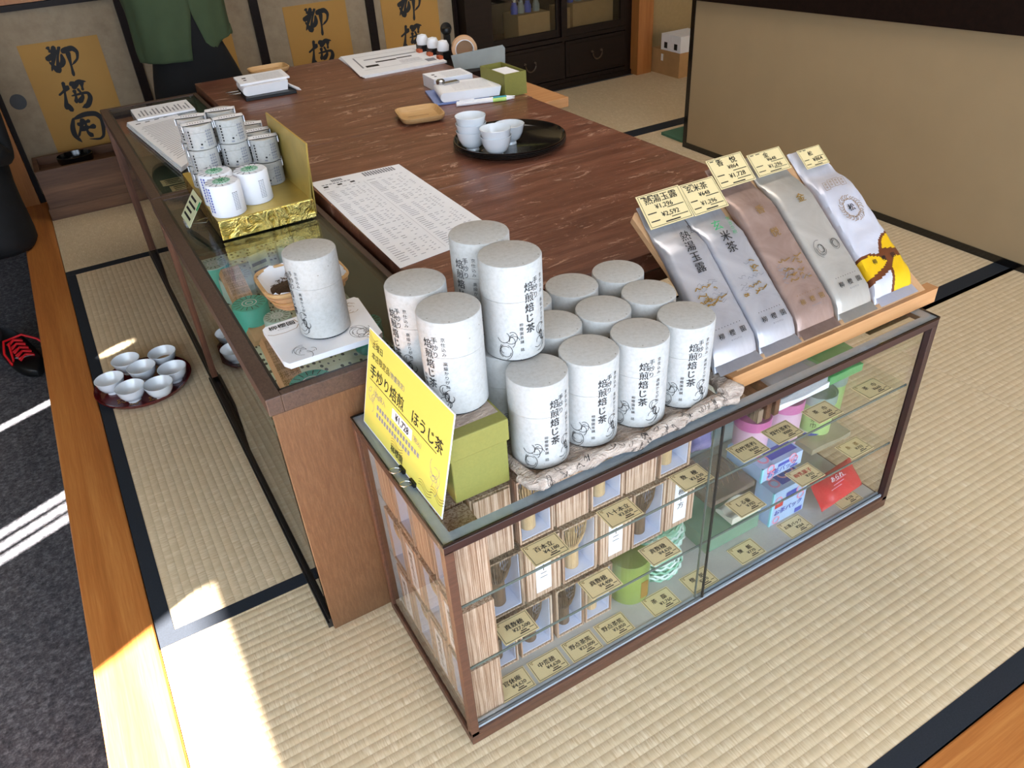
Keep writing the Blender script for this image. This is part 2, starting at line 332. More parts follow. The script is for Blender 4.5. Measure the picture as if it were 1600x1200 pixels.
def copy_tree(o, parent=None):
    c = o.copy(); COL.objects.link(c)
    if parent: c.parent = parent
    for ch in [x for x in list(bpy.data.objects) if x.parent == o]: copy_tree(ch, c)
    return c
X, Y, Z = Vector((1, 0, 0)), Vector((0, 1, 0)), Vector((0, 0, 1))

# ================================================================== THE ROOM
def struct(mb, name, **k): return tag(mb.build(name, **k), kind='structure')
struct(MB().box((-2.0, -2.3, -.42), (-.46, 4.2, -.35), 'doma').box((-.47, -2.3, -.42), (4.0, -.49, -.35), 'doma'), 'floor')
struct(MB().box((-.46, -.485, -.35), (4.0, 4.2, -.04), 'darkwood'), 'trim_1')        # raised platform under the mats
tag(struct(MB().box((-.475, -.5, -.06), (-.3705, 3.6, .0), 'sill'), 'trim_2', bevel=.003), 'orange brown wooden sill along the left edge of the mats')
tag(struct(MB().box((-.3700, -.55, -.06), (4.0, -.3635, .0), 'sillx'), 'trim_3', bevel=.003), 'orange brown wooden sill along the near edge of the mats')
def mat(x0, x1, y0, y1, along, borders, label):
    t = thing('tatami_mat', label, 'tatami mat', ((x0+x1)/2, (y0+y1)/2, -.04), 'tatami mats')
    MB().box((x0, y0, -.04), (x1, y1, 0), 'tatx' if along == 0 else 'taty').build('rush_cover', t)
    for a, b in borders:
        MB().box((a[0], a[1], -.03), (b[0], b[1], .0005), 'border').build('cloth_border', t)
e = .001
mat(-.369, 1.388, -.362, .438, 0, [((-.369, -.362), (1.388, -.327))], 'pale tatami mat right under the small glass case, nearest the camera')
mat(-.369, .51, .439, 2.15, 1, [((-.369, .467), (-.341, 2.15)), ((-.369, .439), (.51, .467)), ((.482, .467), (.51, 2.15))], 'tatami mat with the red tray of cups on it, beside the wooden sill')
mat(-.369, 1.388, 2.151, 3.0, 0, [((-.369, 2.151), (1.388, 2.19))], 'tatami mat in front of the calligraphy doors, under the wooden chest')
mat(1.389, 3.15, -.362, .425, 0, [((1.389, -.362), (3.15, -.327))], 'tatami mat at the right edge past the thin seam')
mat(.511, 2.27, .4385, 1.29, 0, [((1.389, .4385), (2.27, .485))], 'tatami mat between the brown table and the black framed screen')
mat(.511, 2.27, 1.291, 2.093, 0, [], 'tatami mat half under the far right part of the table')
mat(1.389, 3.4, 2.094, 2.96, 0, [((1.389, 2.094), (3.4, 2.17))], 'tatami mat in front of the dark drawer cabinet')
mat(2.271, 3.4, .4385, 2.093, 1, [], 'tatami mat hidden mostly behind the black framed screen')

# back wall with four low sliding doors
mb = MB(); mb.box((-.40, 3.0, .715), (1.56, 3.06, 2.4), 'wallb'); mb.box((-.475, 3.03, 0), (1.56, 3.06, .72), 'dark'); struct(mb, 'wall_back')
struct(MB().box((-.42, 2.985, .712), (1.56, 3.03, .775), 'post'), 'trim_4')
struct(MB().box((-.49, 2.97, -.35), (-.395, 3.05, 2.3), 'post'), 'trim_5')
INK = [[(-0.026,0.554),(-0.037,0.519),(-0.058,0.476)],[(-0.062,0.514),(-0.022,0.534),(-0.007,0.548)],[(-0.046,0.554),(-0.042,0.54)],[(-0.009,0.549),(-0.029,0.506),(-0.036,0.466)],[(-0.056,0.502),(-0.048,0.486),(-0.037,0.466)],[(-0.009,0.523),(-0.01,0.5),(-0.024,0.482)],[(-0.002,0.531),(0.014,0.545)],[(0.01,0.537),(0.034,0.542),(0.048,0.526),(0.041,0.501),(0.02,0.486)],[(0.015,0.528),(0.012,0.488),(0.008,0.447)],
 [(-0.038,0.425),(-0.046,0.379),(-0.057,0.332)],[(-0.064,0.385),(-0.039,0.399),(-0.027,0.409)],[(-0.055,0.356),(-0.041,0.321)],[(-0.016,0.414),(0.0,0.42)],[(-0.009,0.401),(0.016,0.424),(0.037,0.418)],[(0.024,0.415),(0.021,0.391)],[(-0.01,0.391),(-0.01,0.372),(-0.016,0.349)],[(0.005,0.394),(0.016,0.367),(-0.005,0.347)],[(-0.022,0.374),(0.035,0.379),(0.039,0.357),(0.021,0.33),(0.002,0.326)],
 [(-0.049,0.29),(-0.063,0.258),(-0.065,0.227),(-0.05,0.201)],[(-0.046,0.289),(-0.004,0.3),(0.036,0.296),(0.053,0.273),(0.046,0.236),(0.037,0.206),(0.021,0.196),(-0.013,0.203)],[(-0.017,0.281),(-0.033,0.252),(-0.05,0.224)],[(-0.039,0.266),(0.003,0.272)],[(-0.012,0.267),(-0.016,0.23),(-0.003,0.214)],[(-0.007,0.247),(0.017,0.249)],[(-0.036,0.243),(-0.006,0.25)]]
doors = [(-.393, .125, -.125, -.33), (.125, .63, .375, None), (.63, 1.135, .887, None), (1.135, 1.56, 1.33, 1.50)]
for i, (x0, x1, gc, hx) in enumerate(doors):
    t = thing('door_%d' % (i+1), ['low sliding paper door at far left with full black calligraphy', 'low sliding paper door behind the kneeling person', 'low sliding paper door left of centre behind the table papers', 'low sliding paper door beside the dark wall post'][i], 'sliding door', ((x0+x1)/2, 3.0, 0), kind='structure')
    fr = MB()
    for a, b in (((x0, 2.98, 0), (x0+.017, 3.02, .71)), ((x1-.017, 2.98, 0), (x1, 3.02, .71)), ((x0+.017, 2.98, .69), (x1-.017, 3.02, .71)), ((x0+.017, 2.98, 0), (x1-.017, 3.02, .03))): fr.box(a, b, 'darkwood')
    fr.build('door_frame', t)
    MB().box((x0+.017, 2.998, .03), (x1-.017, 3.01, .69), 'fus').build('paper_panel', t)
    g = MB().box((gc-.14, 2.996, .15), (gc+.14, 2.9979, .574), 'goldp').build('gold_paper', t)
    MB().brush(INK, 'ink', lambda a, b, gc=gc: Vector((gc + a + .005, 2.9955 - .0002, b)), .0082, lift=.00004, round_=True).build('calligraphy', g, loc=(0, 0, 0))
    if hx: MB().lathe([(0, .002), (.018, .002), (.024, -.002), (.028, -.008), (.028, 0.004)], 'black', (hx, 2.996, .385), 24, rot=Matrix.Rotation(R(90), 3, 'X')).build('door_pull', t)
struct(MB().box((1.56, 2.9, 0), (1.70, 3.06, 2.4), 'darkwood'), 'trim_6')
struct(MB().box((1.70, 3.35, 0), (3.5, 3.4, 2.4), 'wallb').box((2.70, 3.0, 0), (3.5, 3.05, 2.4), 'wallb'), 'wall_alcove')
struct(MB().box((2.602, 2.93, 0), (2.70, 3.03, 2.4), 'post'), 'trim_7')
struct(MB().box((2.70, 2.975, 0), (3.4, 2.999, .012), 'darkwood'), 'baseboard_back')
struct(MB().box((4.0, -2.3, -.35), (4.05, 3.4, 2.4), 'wallw'), 'wall_right')
struct(MB().box((3.4, -.3, -.02), (4.0, 3.4, 0), 'tatx'), 'trim_8')
struct(MB().box((-2.05, -2.35, 2.35), (4.05, 4.2, 2.4), 'ceil'), 'ceiling')
# front wall (behind the camera): door opening that lets the daylight in
mb = MB(); mb.box((-2.05, -2.35, -.35), (-1.5, -2.3, 2.4), 'wallw'); mb.box((1.7, -2.35, -.35), (4.05, -2.3, 2.4), 'wallw'); mb.box((-1.5, -2.35, 2.2), (1.7, -2.3, 2.4), 'wallw'); struct(mb, 'wall_front')
# left wall: low opening (its lintel and post cast the edge of the sun patch), narrow slits further on
mb = MB()
mb.box((-2.05, -2.3, .900), (-2.0, -.228, 2.4), 'wallw'); mb.box((-2.05, -2.3, -.35), (-2.0, -1.7, .900), 'wallw')
ys = [.728, .782, .836, 1.375]; w = .028; y = -.228
mb.box((-2.05, -.228, .45), (-2.0, .72, 2.4), 'wallw'); mb.box((-2.05, .90, .45), (-2.0, 4.2, 2.4), 'wallw'); mb.box((-2.05, .72, .45), (-2.0, .90, .80), 'wallw'); mb.box((-2.05, .72, .95), (-2.0, .90, 2.4), 'wallw')
for a, b in (((.72, .80), (.791, .95)), ((.811, .80), (.90, .95)), ((.791, .80), (.811, .857)), ((.791, .886), (.811, .95))): mb.box((-2.008, a[0], a[1]), (-2.0, b[0], b[1]), 'wallw')
mb.box((-2.05, -.228, -.35), (-2.0, 4.2, .22), 'wallw')
for c in ys:
    mb.box((-2.008, y, .22), (-2.0, c - w/2, .45), 'wallw'); y = c + w/2
mb.box((-2.008, y, .22), (-2.0, 4.2, .45), 'wallw'); struct(mb, 'wall_left')
struct(MB().box((-2.0, 4.15, -.35), (-.475, 4.2, 2.4), 'dark'), 'wall_far')
# black framed screen on the right with dark beam
t = thing('door_5', 'wide beige sliding screen in a black frame at the right', 'sliding screen', (2.01, 1.1, 0), kind='structure')
MB().box((2.004, -.6, .02), (2.016, 1.84, .72), 'screen').build('screen_panel', t)
MB().box((2.0, -.6, 0), (2.02, 1.857, .022), 'lacquer').box((2.0, 1.838, .022), (2.02, 1.857, .72), 'lacquer').build('screen_frame', t)
struct(MB().box((1.50, -.6, .69), (1.62, 1.18, .80), 'darkwood'), 'trim_9') if False else None
struct(MB().prism([(-.6, .648), (1.837, .566), (1.837, .76), (-.6, .76)], (1.975, 0, 0), Y, Z, (.06, 0, 0), 'darkwood'), 'trim_9')
struct(MB().box((2.03, 1.90, 0), (2.06, 1.93, 0.9), 'post'), 'trim_10') if False else None

# ================================================================== CABINETS ON THE LEFT
def counter(x0, x1, y0, y1, H, label, near):
    t = thing('display_counter', label, 'display counter', ((x0+x1)/2, (y0+y1)/2, 0), 'glass topped display counters')
    tf = MB()                      # top frame around the glass
    fw = .022
    tf.box((x0, y0, H-.028), (x0+fw, y1, H), 'cabtop'); tf.box((x1-.012, y0, H-.028), (x1, y1, H), 'cabtop')
    tf.box((x0+fw, y0, H-.028), (x1-.012, y0+.014, H), 'cabtop'); tf.box((x0+fw, y1-.02, H-.028), (x1-.012, y1, H), 'cabtop')
    tf.build('top_frame', t, bevel=.0012)
    MB().box((x0+fw, y0+.014, H-.008), (x1-.012, y1-.02, H-.002), 'topglass').build('glass_top', t)
    lp = MB().box((x0+fw, y0+.014, H-.012), (x0+fw+.004, y1-.02, H-.0005), 'blackm').box((x0+fw, y0+.014, H-.012), (x1-.012, y0+.018, H-.0005), 'blackm'); lp.build('glass_gasket', t)
    b = MB().box((x0-.004, y0+.008, 0), (x0+.018, y1, .012), 'blackm').box((x0+.0, y0+.008, .012), (x0+.004, y1, .02), 'blackm').box((x0+.012, y0+.008, .012), (x0+.016, y1, .02), 'blackm')
    b.build('bottom_rail', t)
    MB().box((x0+.02, y0+.008, 0), (x1-.002, y1, .05), 'cab').build('base', t)
    if near:
        MB().box((x0+.004, y0, 0), (x1, y0+.008, H-.028), 'panel').build('end_panel', t, bevel=.0008)
    else:
        MB().box((x0+.02, y1-.012, .05), (x1-.002, y1-.002, H-.028), 'cab').build('end_panel', t)
    MB().box((x1-.010, y0+.008, .05), (x1-.002, y1-.012 if not near else y1, H-.028), 'innerwall').build('back_panel', t)
    MB().box((x0+.003, y0+.012, .021), (x0+.006, (y0+y1)/2+.02, H-.028), 'cabglass').build('sliding_glass', t)
    MB().box((x0+.011, (y0+y1)/2-.02, .021), (x0+.014, y1-.004, H-.028), 'cabglass').build('sliding_glass', t)
    MB().box((x0, y1-.014, .02), (x0+.02, y1, H-.028), 'cab').build('corner_post', t) if near is False else MB().box((x0+.004, y1-.02, .02), (x0+.02, y1, H-.028), 'cab').build('corner_post', t)
    MB().box((x0+.02, y0+.012, .325), (x1-.011, y1-.022, .331), 'dots' if near else 'black').build('shelf_cloth' if near else 'shelf_board', t)
    return t
counter(-.106, .189, .3125, 1.228, .488, 'near glass topped counter with brown wooden end panel, tins inside', True)
counter(-.102, .189, 1.231, 2.155, .488, 'far glass topped counter with dark empty inside and papers on top', False)

# ================================================================== THE OLD TABLE
t = thing('table', 'low brown table with worn scratched plank top holding cups and papers', 'table', (.565, 1.27, 0))
tb = MB(); ys_ = [.330, .83, 1.30, 1.72, 2.2]
for a, b in zip(ys_[:-1], ys_[1:]):
    MB().box((.199, a, .470), (.932 + (.004 if a > 1 else 0), b - .0018, .505), 'table').build('table_plank', t, bevel=.0012)
MB().box((.205, .335, .466), (.925, 2.19, .4699), 'lacquer').build('gap_filler', t)  # black filler sheet added below so the gaps between planks look dark
for a, b in (((.24, .38, .41), (.26, 2.12, .466)), ((.87, .38, .41), (.89, 2.12, .466)), ((.26, .38, .41), (.87, .40, .466)), ((.26, 2.10, .41), (.87, 2.12, .466))):
    MB().box(a, b, 'table').build('apron', t)
for x in (.215, .865):
    for y in (.36, 2.10): MB().box((x, y, .0006), (x+.05, y+.05, .466), 'table').build('leg', t, bevel=.002)

# ================================================================== THE SMALL GLASS CASE IN FRONT
CX1, CY1, CH = .903, .3035, .420
case = thing('glass_case', 'small glass display case with dark frame standing on the near tatami', 'display case', (CX1/2, CY1/2, 0))
w = .013
MB().box((0, 0, 0), (CX1, CY1, .018), 'base').box((0, 0, .018), (CX1, .010, .027), 'base').build('base', case, bevel=.001)
MB().box((.012, .004, .0272), (CX1-.012, .0075, .032), 'alu').box((.012, .011, .018), (CX1-.012, .015, .031), 'alu').build('door_track', case)
MB().box((w+.002, .016, .018), (CX1-w-.002, CY1-.015, .029), 'floorin').build('case_floor', case)
for x in (0, CX1-w):
    for y in (0, CY1-w):
        MB().box((x, y, .018), (x+w, y+w, CH-.014), 'frame' if x else 'base').build('corner_post', case, bevel=.0008)
fr = MB()
for a, b in (((0, 0, CH-.017), (CX1, w, CH-.004)), ((0, CY1-w, CH-.017), (CX1, CY1, CH-.004)), ((0, w, CH-.017), (w, CY1-w, CH-.004)), ((CX1-w, w, CH-.017), (CX1, CY1-w, CH-.004))): fr.box(a, b, 'frame')
fr.build('top_frame', case, bevel=.0008)
ed = MB()
for a, b in (((.002, .002, CH-.004), (CX1-.002, .019, CH-.0022)), ((.002, CY1-.019, CH-.004), (CX1-.002, CY1-.002, CH-.0022)), ((.002, .019, CH-.004), (.017, CY1-.019, CH-.0022)), ((CX1-.020, .019, CH-.004), (CX1-.002, CY1-.019, CH-.0022))): ed.box(a, b, 'greyedge')
ed.build('edge_strip', case)
lip = MB()
for a, b in (((0, 0, CH-.004), (CX1, .002, CH)), ((0, CY1-.002, CH-.004), (CX1, CY1, CH)), ((0, .002, CH-.004), (.002, CY1-.002, CH)), ((CX1-.002, .002, CH-.004), (CX1, CY1-.002, CH))): lip.box(a, b, 'lacquer')
lip.build('top_lip', case)
MB().box((.0022, .0022, CH-.002), (CX1-.0022, CY1-.0022, CH), 'topglass').build('glass_top', case)
MB().box((.003, w, .018), (.006, CY1-w, CH-.017), 'glass').build('side_pane', case)
MB().box((CX1-.006, w, .018), (CX1-.003, CY1-w, CH-.017), 'glass').build('side_pane', case)
MB().box((w, .004, .032), (.445, .007, CH-.017), 'glass').box((.442, .0038, .032), (.445, .0072, CH-.017), 'blackm').build('sliding_glass', case)
MB().box((.432, .010, .032), (CX1-w, .013, CH-.017), 'glass').box((.432, .0098, .032), (.4335, .0132, CH-.017), 'edge').build('sliding_glass', case)
MB().box((w, CY1-.012, .018), (.828, CY1-.008, CH-.017), 'backblue').build('back_board', case)
for z in (.279, .149):
    MB().box((w, .0175, z), (CX1-w, CY1-.016, z+.004), 'shelf').box((w, .0160, z), (CX1-w, .0175, z+.004), 'edge').build('glass_shelf', case)
Z1, Z2, Z0 = .283, .153, .029

# price cards, each 57 x 40 mm, flat on its shelf
def price_card(x, y, z, name, price, tiny=True, label='', col='ink', w=.057, h=.040, group='gold price cards in the glass case', m='tag'):
    mb = MB(); mb.box((x, y, z+.0002), (x+w, y+h, z+.0010), m); zt = z + .0010
    def rim(i, tk):
        for a, b in (((x+i, y+i), (x+w-i, y+i+tk)), ((x+i, y+h-i-tk), (x+w-i, y+h-i)), ((x+i, y+i), (x+i+tk, y+h-i)), ((x+w-i-tk, y+i), (x+w-i, y+h-i))):
            mb.add([(a[0], a[1], zt+.0002), (b[0], a[1], zt+.0002), (b[0], b[1], zt+.0002), (a[0], b[1], zt+.0002)], [(0,1,2,3)], 'ink')
    rim(.0018, .0008)
    mb.text(name, .0102 if len(name) < 5 else .0088, (x+w*.50, y+h*.62, zt), X, Y, col, bold=.06)
    mb.text(price, .0088, (x+w*.62, y+h*.38, zt), X, Y, 'ink', bold=.06)
    for (fx, fy, fw, fh) in ((.08, .86, .04, .04), (.13, .88, .03, .04), (.11, .81, .04, .04), (.55, .215, .17, .045), (.50, .13, .27, .05), (.80, .215, .13, .03)):
        mb.add([(x+w*fx, y+h*fy, zt+.0002), (x+w*(fx+fw), y+h*fy, zt+.0002), (x+w*(fx+fw), y+h*(fy+fh), zt+.0002), (x+w*fx, y+h*(fy+fh), zt+.0002)], [(0,1,2,3)], 'ink' if fx > .2 else 'inkbrown')
    return tag(mb.build('price_card', loc=(x+w/2, y+h/2, z)), label, 'price card', group)
for (x, y, z, n, p, c, lb) in [
    (.134, .0195, Z1, '百本立', '¥4,180', 'ink', 'gold price card reading 百本立 ¥4,180 on the upper glass shelf'),
    (.262, .0195, Z1, '八十本立', '¥3,850', 'ink', 'gold price card reading 八十本立 ¥3,850 on the upper glass shelf'),
    (.397, .0200, Z1, '数　穂', '¥3,630', 'ink', 'gold price card reading 数穂 ¥3,630 beside the sliding glass edge'),
    (.514, .0200, Z1, '白竹茶杓', '¥660', 'ink', 'gold price card reading 白竹茶杓 ¥660 in front of the pink tub'),
    (.589, .0205, Z1, '煤竹茶杓', '¥880', 'ink', 'gold price card reading 煤竹茶杓 ¥880 between the pink tubs'),
    (.682, .0215, Z1, '茶　巾', '¥660', 'ink', 'gold price card reading 茶巾 ¥660 above the green tub'),
    (.802, .0205, Z1, '茶　巾', '¥660', 'ink', 'gold price card reading 茶巾 ¥660 at the far right end of the upper shelf'),
    (.078, .0200, Z2, '真数穂', '¥27,500', 'ink', 'gold price card reading 真数穂 ¥27,500 on the lower glass shelf'),
    (.228, .0190, Z2, '真数穂', '¥4,400', 'ink', 'gold price card reading 真数穂 ¥4,400 on the lower glass shelf'),
    (.345, .0200, Z2, '真数穂', '¥4,620', 'ink', 'gold price card reading 真数穂 ¥4,620 above the green tin'),
    (.531, .0220, Z2, 'しる壷', '¥702', 'ink', 'gold price card reading しる壷 ¥702 in front of the brown patterned packet'),
    (.668, .0190, Z2, '梅乳菓子', '¥702', 'inkred', 'gold price card with red lettering in front of the blue packs'),
    (.796, .0210, Z2, '糸　茶', '¥702', 'goldink', 'gold price card with pale golden lettering at the right of the lower shelf'),
    (.065, .0170, Z0, '官休庵', '¥4,620', 'ink', 'gold price card reading 官休庵 ¥4,620 on the case floor by the left corner'),
    (.128, .0170, Z0, '中荒穂', '¥4,620', 'ink', 'gold price card reading 中荒穂 ¥4,620 on the case floor'),
    (.192, .0170, Z0, '野点茶筅', '¥22,000', 'ink', 'gold price card reading 野点茶筅 ¥22,000 on the case floor'),
    (.256, .0170, Z0, '野点茶筅', '¥3,850', 'ink', 'gold price card reading 野点茶筅 ¥3,850 on the case floor'),
    (.353, .0170, Z0, '茶　篩', '¥1,760', 'ink', 'gold price card reading 茶篩 ¥1,760 in front of the green tin'),
    (.437, .0170, Z0, '懐　紙', '¥770', 'ink', 'gold price card reading 懐紙 ¥770 behind the overlapping sliding panes'),
    (.551, .0205, Z0, '懐　紙', '¥770', 'ink', 'gold price card reading 懐紙 ¥770 left of the tea filter box'),
    (.668, .0170, Z0, 'お茶パック', '¥264', 'ink', 'gold price card reading お茶パック ¥264 in front of the filter box'),
    (.800, .0170, Z0, '三色あられ', '¥378', 'ink', 'gold price card reading 三色あられ ¥378 under the red packet')]:
    price_card(x, y, z, n, p, label=lb, col=c)

# whisk boxes: open box with a paper liner, closed box with a lid, whisk inside the open ones
def open_box(name_label, w, h, d, wood_='cedar', rot=0, loc=(0, 0, 0), group='cedar whisk boxes'):
    t = thing('whisk_box', name_label, 'wooden box', loc, group); th = .003; o = Vector(loc)
    def B(a, b): return (o.x+a[0], o.y+a[1], o.z+a[2]), (o.x+b[0], o.y+b[1], o.z+b[2])
    f = MB()
    for a, b in (((-w/2, 0, 0), (-w/2+th, d, h)), ((w/2-th, 0, 0), (w/2, d, h)), ((-w/2+th, 0, 0), (w/2-th, d, th)), ((-w/2+th, 0, h-th), (w/2-th, d, h)), ((-w/2+th, d-th, th), (w/2-th, d, h-th))): f.box(*B(a, b), wood_)
    f.build('wooden_case', t)
    l = MB(); i = th + .0004; k = .001
    l.box(*B((-w/2+i, .003, i), (-w/2+i+k, d-i, h-i)), 'paperb'); l.box(*B((w/2-i-k, .003, i), (w/2-i, d-i, h-i)), 'paperb')
    l.box(*B((-w/2+i+k, .003, i), (w/2-i-k, d-i, i+k)), 'paperb'); l.box(*B((-w/2+i+k, d-i-k, i+k), (w/2-i-k, d-i, h-i)), 'paperb')
    l.build('paper_liner', t); t.rotation_euler.z = rot; return t
def closed_box(label, w, h, d, text=None, wood_='cedar', rot=0, loc=(0, 0, 0), group='cedar whisk boxes'):
    t = thing('whisk_box', label, 'wooden box', loc, group); o = Vector(loc); f = MB()
    f.box((o.x-w/2, o.y+.004, o.z), (o.x+w/2, o.y+d, o.z+h), wood_); f.build('wooden_case', t, bevel=.0006)
    l = MB().box((o.x-w/2+.003, o.y, o.z+.001), (o.x+w/2-.003, o.y+.0038, o.z+h-.001), wood_)
    l.build('sliding_lid', t)
    if text:
        p = MB().box((o.x-.013, o.y-.0008, o.z+h*.10), (o.x+.013, o.y-.0002, o.z+h*.92), 'paper')
        p.vtext(text, .014, (o.x, o.y-.0008, o.z+h*.78), X, Z, 'ink', bold=.02); p.build('paper_label', t)
    t.rotation_euler.z = rot; return t
def whisk(label, loc, s=1., m='whisk', thread='ink'):
    t = thing('tea_whisk', label, 'tea whisk', loc, 'bamboo tea whisks'); o = Vector(loc)
    MB().lathe([(0, 0), (.0115*s, 0), (.0115*s, .040*s), (.0125*s, .046*s), (.010*s, .047*s), (0, .047*s)], m, o, 20).build('handle', t)
    b = MB(); n = 36
    for i in range(n):
        a = 2*math.pi*i/n; ca, sa = math.cos(a), math.sin(a)
        b.tube([o + Vector((r_*ca, r_*sa, z_))*1 for r_, z_ in ((.0112*s, .044*s), (.0165*s, .056*s), (.0215*s, .074*s), (.0232*s, .090*s), (.0222*s, .101*s))], .00085*s, m, 4)
    for i in range(16):
        a = 2*math.pi*i/16; ca, sa = math.cos(a), math.sin(a)
        b.tube([o + Vector((r_*ca, r_*sa, z_)) for r_, z_ in ((.008*s, .044*s), (.006*s, .070*s), (.004*s, .094*s))], .0011*s, m, 4)
    b.build('tines', t)
    MB().tube([o + Vector((.0128*s*math.cos(k*.5), .0128*s*math.sin(k*.5), .047*s+.0002*k*s)) for k in range(26)], .0008*s, thread, 4).build('thread', t)
    return t
bh = .116
# front row, upper shelf
closed_box('closed striped cedar box left of the 百本立 card, upper shelf', .060, bh, .058, loc=(.100, .065, Z1))
open_box('open cedar box above the 百本立 card, upper shelf', .055, bh, .058, loc=(.165, .065, Z1))
closed_box('closed striped cedar box right of the 百本立 card, upper shelf', .060, bh, .058, loc=(.226, .065, Z1))
open_box('open cedar box behind the 八十本立 card, upper shelf', .057, bh, .058, loc=(.287, .065, Z1))
closed_box('closed striped cedar box right of the 八十本立 card, upper shelf', .062, bh, .058, loc=(.349, .065, Z1))
open_box('open cedar box behind the 数穂 card, rightmost on upper shelf', .060, bh, .058, loc=(.414, .065, Z1))
# front row, lower shelf
open_box('open dark cedar box above the ¥27,500 card, lower shelf', .062, bh, .058, 'cedard', loc=(.108, .068, Z2))
closed_box('cedar box with handwritten paper label below the 百本立 card', .066, bh, .058, '数穂十二', loc=(.174, .068, Z2))
open_box('open cedar box between the two left labelled boxes, lower shelf', .062, bh, .058, loc=(.240, .068, Z2))
closed_box('cedar box with handwritten paper label below the 八十本立 card', .066, bh, .058, '穂竹十二', loc=(.306, .068, Z2))
open_box('open cedar box between the two right labelled boxes, lower shelf', .062, bh, .058, loc=(.371, .068, Z2))
closed_box('cedar box with handwritten paper label below the 数穂 card', .064, bh, .058, '八穂十方', loc=(.435, .068, Z2))
# front row, case floor
for x, w_, lb in ((.095, .055, 'open cedar box on the case floor nearest the left corner'), (.158, .060, 'open cedar box on the case floor, second from the left corner'), (.222, .052, 'open cedar box on the case floor, third from the left corner'), (.277, .052, 'open cedar box on the case floor beside the green tin')):
    open_box(lb, w_, .112, .056, loc=(x, .070, Z0))
for x, y, z, s, m, lb in ((.165, .09, Z1, 1, 'whisk', 'bamboo whisk in the open box above the 百本立 card'), (.287, .09, Z1, 1, 'whisk', 'bamboo whisk in the open box behind the 八十本立 card'), (.414, .09, Z1, 1, 'whisk', 'bamboo whisk in the rightmost open box of the upper shelf'),
     (.108, .094, Z2, 1.08, 'whiskd', 'smoked dark bamboo whisk in the open box above the ¥27,500 card'), (.240, .094, Z2, 1.05, 'whisk', 'pale whisk in the open box between the left labelled boxes'), (.371, .094, Z2, 1.05, 'whiskd', 'whisk with dark handle between the right labelled boxes'),
     (.095, .095, Z0, .98, 'whiskd', 'dark whisk in the floor box nearest the left corner'), (.158, .095, Z0, .98, 'whiskd', 'dark whisk in the second floor box from the left corner'), (.222, .093, Z0, .9, 'whiskd', 'dark whisk in the third floor box from the left corner'), (.277, .093, Z0, .9, 'whisk', 'pale whisk in the floor box beside the green tin')):
    whisk(lb, (x, y, z + .0045), s, m)
# left column, boxes facing the left pane
nm = ['nearest the front post', 'second from the front post', 'third from the front post', 'farthest from the front post']
for zi, (z, zn) in enumerate(((Z1, 'upper shelf'), (Z2, 'lower shelf'), (Z0, 'case floor'))):
    for k in range(4):
        y = .047 + k * .0635; rot = R(-90)
        ob = (k + zi) % 2 == (0 if zi == 0 else 1) if zi < 2 else k % 2 == 0
        if zi == 1: ob = k in (1, 3)
        if zi == 0: ob = k in (0, 2)
        lb = ('open' if ob else 'closed') + ' cedar box facing the left side pane, ' + nm[k] + ', ' + zn
        if ob:
            open_box(lb, .058, .112, .054, loc=(.012, y, z), rot=rot)
            whisk('whisk in the left pane box ' + nm[k] + ', ' + zn, (.036, y, z+.0045), .92)
        else: closed_box(lb, .058, .112, .054, '穂百本立十' if zi else None, loc=(.0125, y, z), rot=rot)
# second row on the upper shelf, seen through the glass top
for i, (x, y) in enumerate(((.100, .127), (.165, .127), (.226, .127), (.287, .127), (.349, .127), (.414, .127), (.100, .19), (.165, .19), (.226, .19), (.349, .19))):
    closed_box('cedar box in the %s row of the upper shelf, under the %s' % ('second' if y < .15 else 'third', ['olive box', 'left cans', 'second can column', 'third can column', 'fourth can column', 'tray end', 'olive box back', 'left cans back', 'middle cans back', 'right cans back'][i]), .058, bh, .056, loc=(x, y, Z1))

# green tin, foam net, purple pack, paper bag
t = thing('tea_tin', 'round lime green tin standing on the case floor behind the 茶篩 card', 'tin', (.352, .088, Z0)); o = (.352, .088, Z0)
MB().lathe([(0, 0), (.033, 0), (.0345, .003), (.0345, .060), (.0338, .062)], 'natsume', o, 40).build('body', t)
MB().lathe([(.0352, .0622), (.0352, .082), (.033, .088), (0, .0895)], 'natsume', o, 40).build('lid', t)
MB().prism([(-.007, .012), (.007, .012), (.007, .05), (-.007, .05)], (.358, .088-.0352, Z0), X, Z, (0, .0006, 0), 'goldink').build('paper_label', t)
def foamnet():
    mb = MB(); c = Vector((.425, .098, Z0))
    for k in range(16):
        z = .004 + k*.0072; r = .036 + .004*math.sin(k*.7)
        mb.tube([c + Vector((r*math.cos(a)*1.05 + .002*math.sin(a*9+k*math.pi), r*math.sin(a)*.85, z + .0028*math.sin(a*13+k*math.pi))) for a in [2*math.pi*i/52 for i in range(52)]], .0026, 'net' if k % 3 else 'netg', 5, closed=True)
    mb.lathe([(0, 0), (.030, .001), (.032, .11), (.02, .118), (0, .118)], 'netg', c, 24)
    return tag(mb.build('foam_net', loc=c), 'bumpy green white foam net sleeve on the case floor beside the pane join', 'foam net')
foamnet()
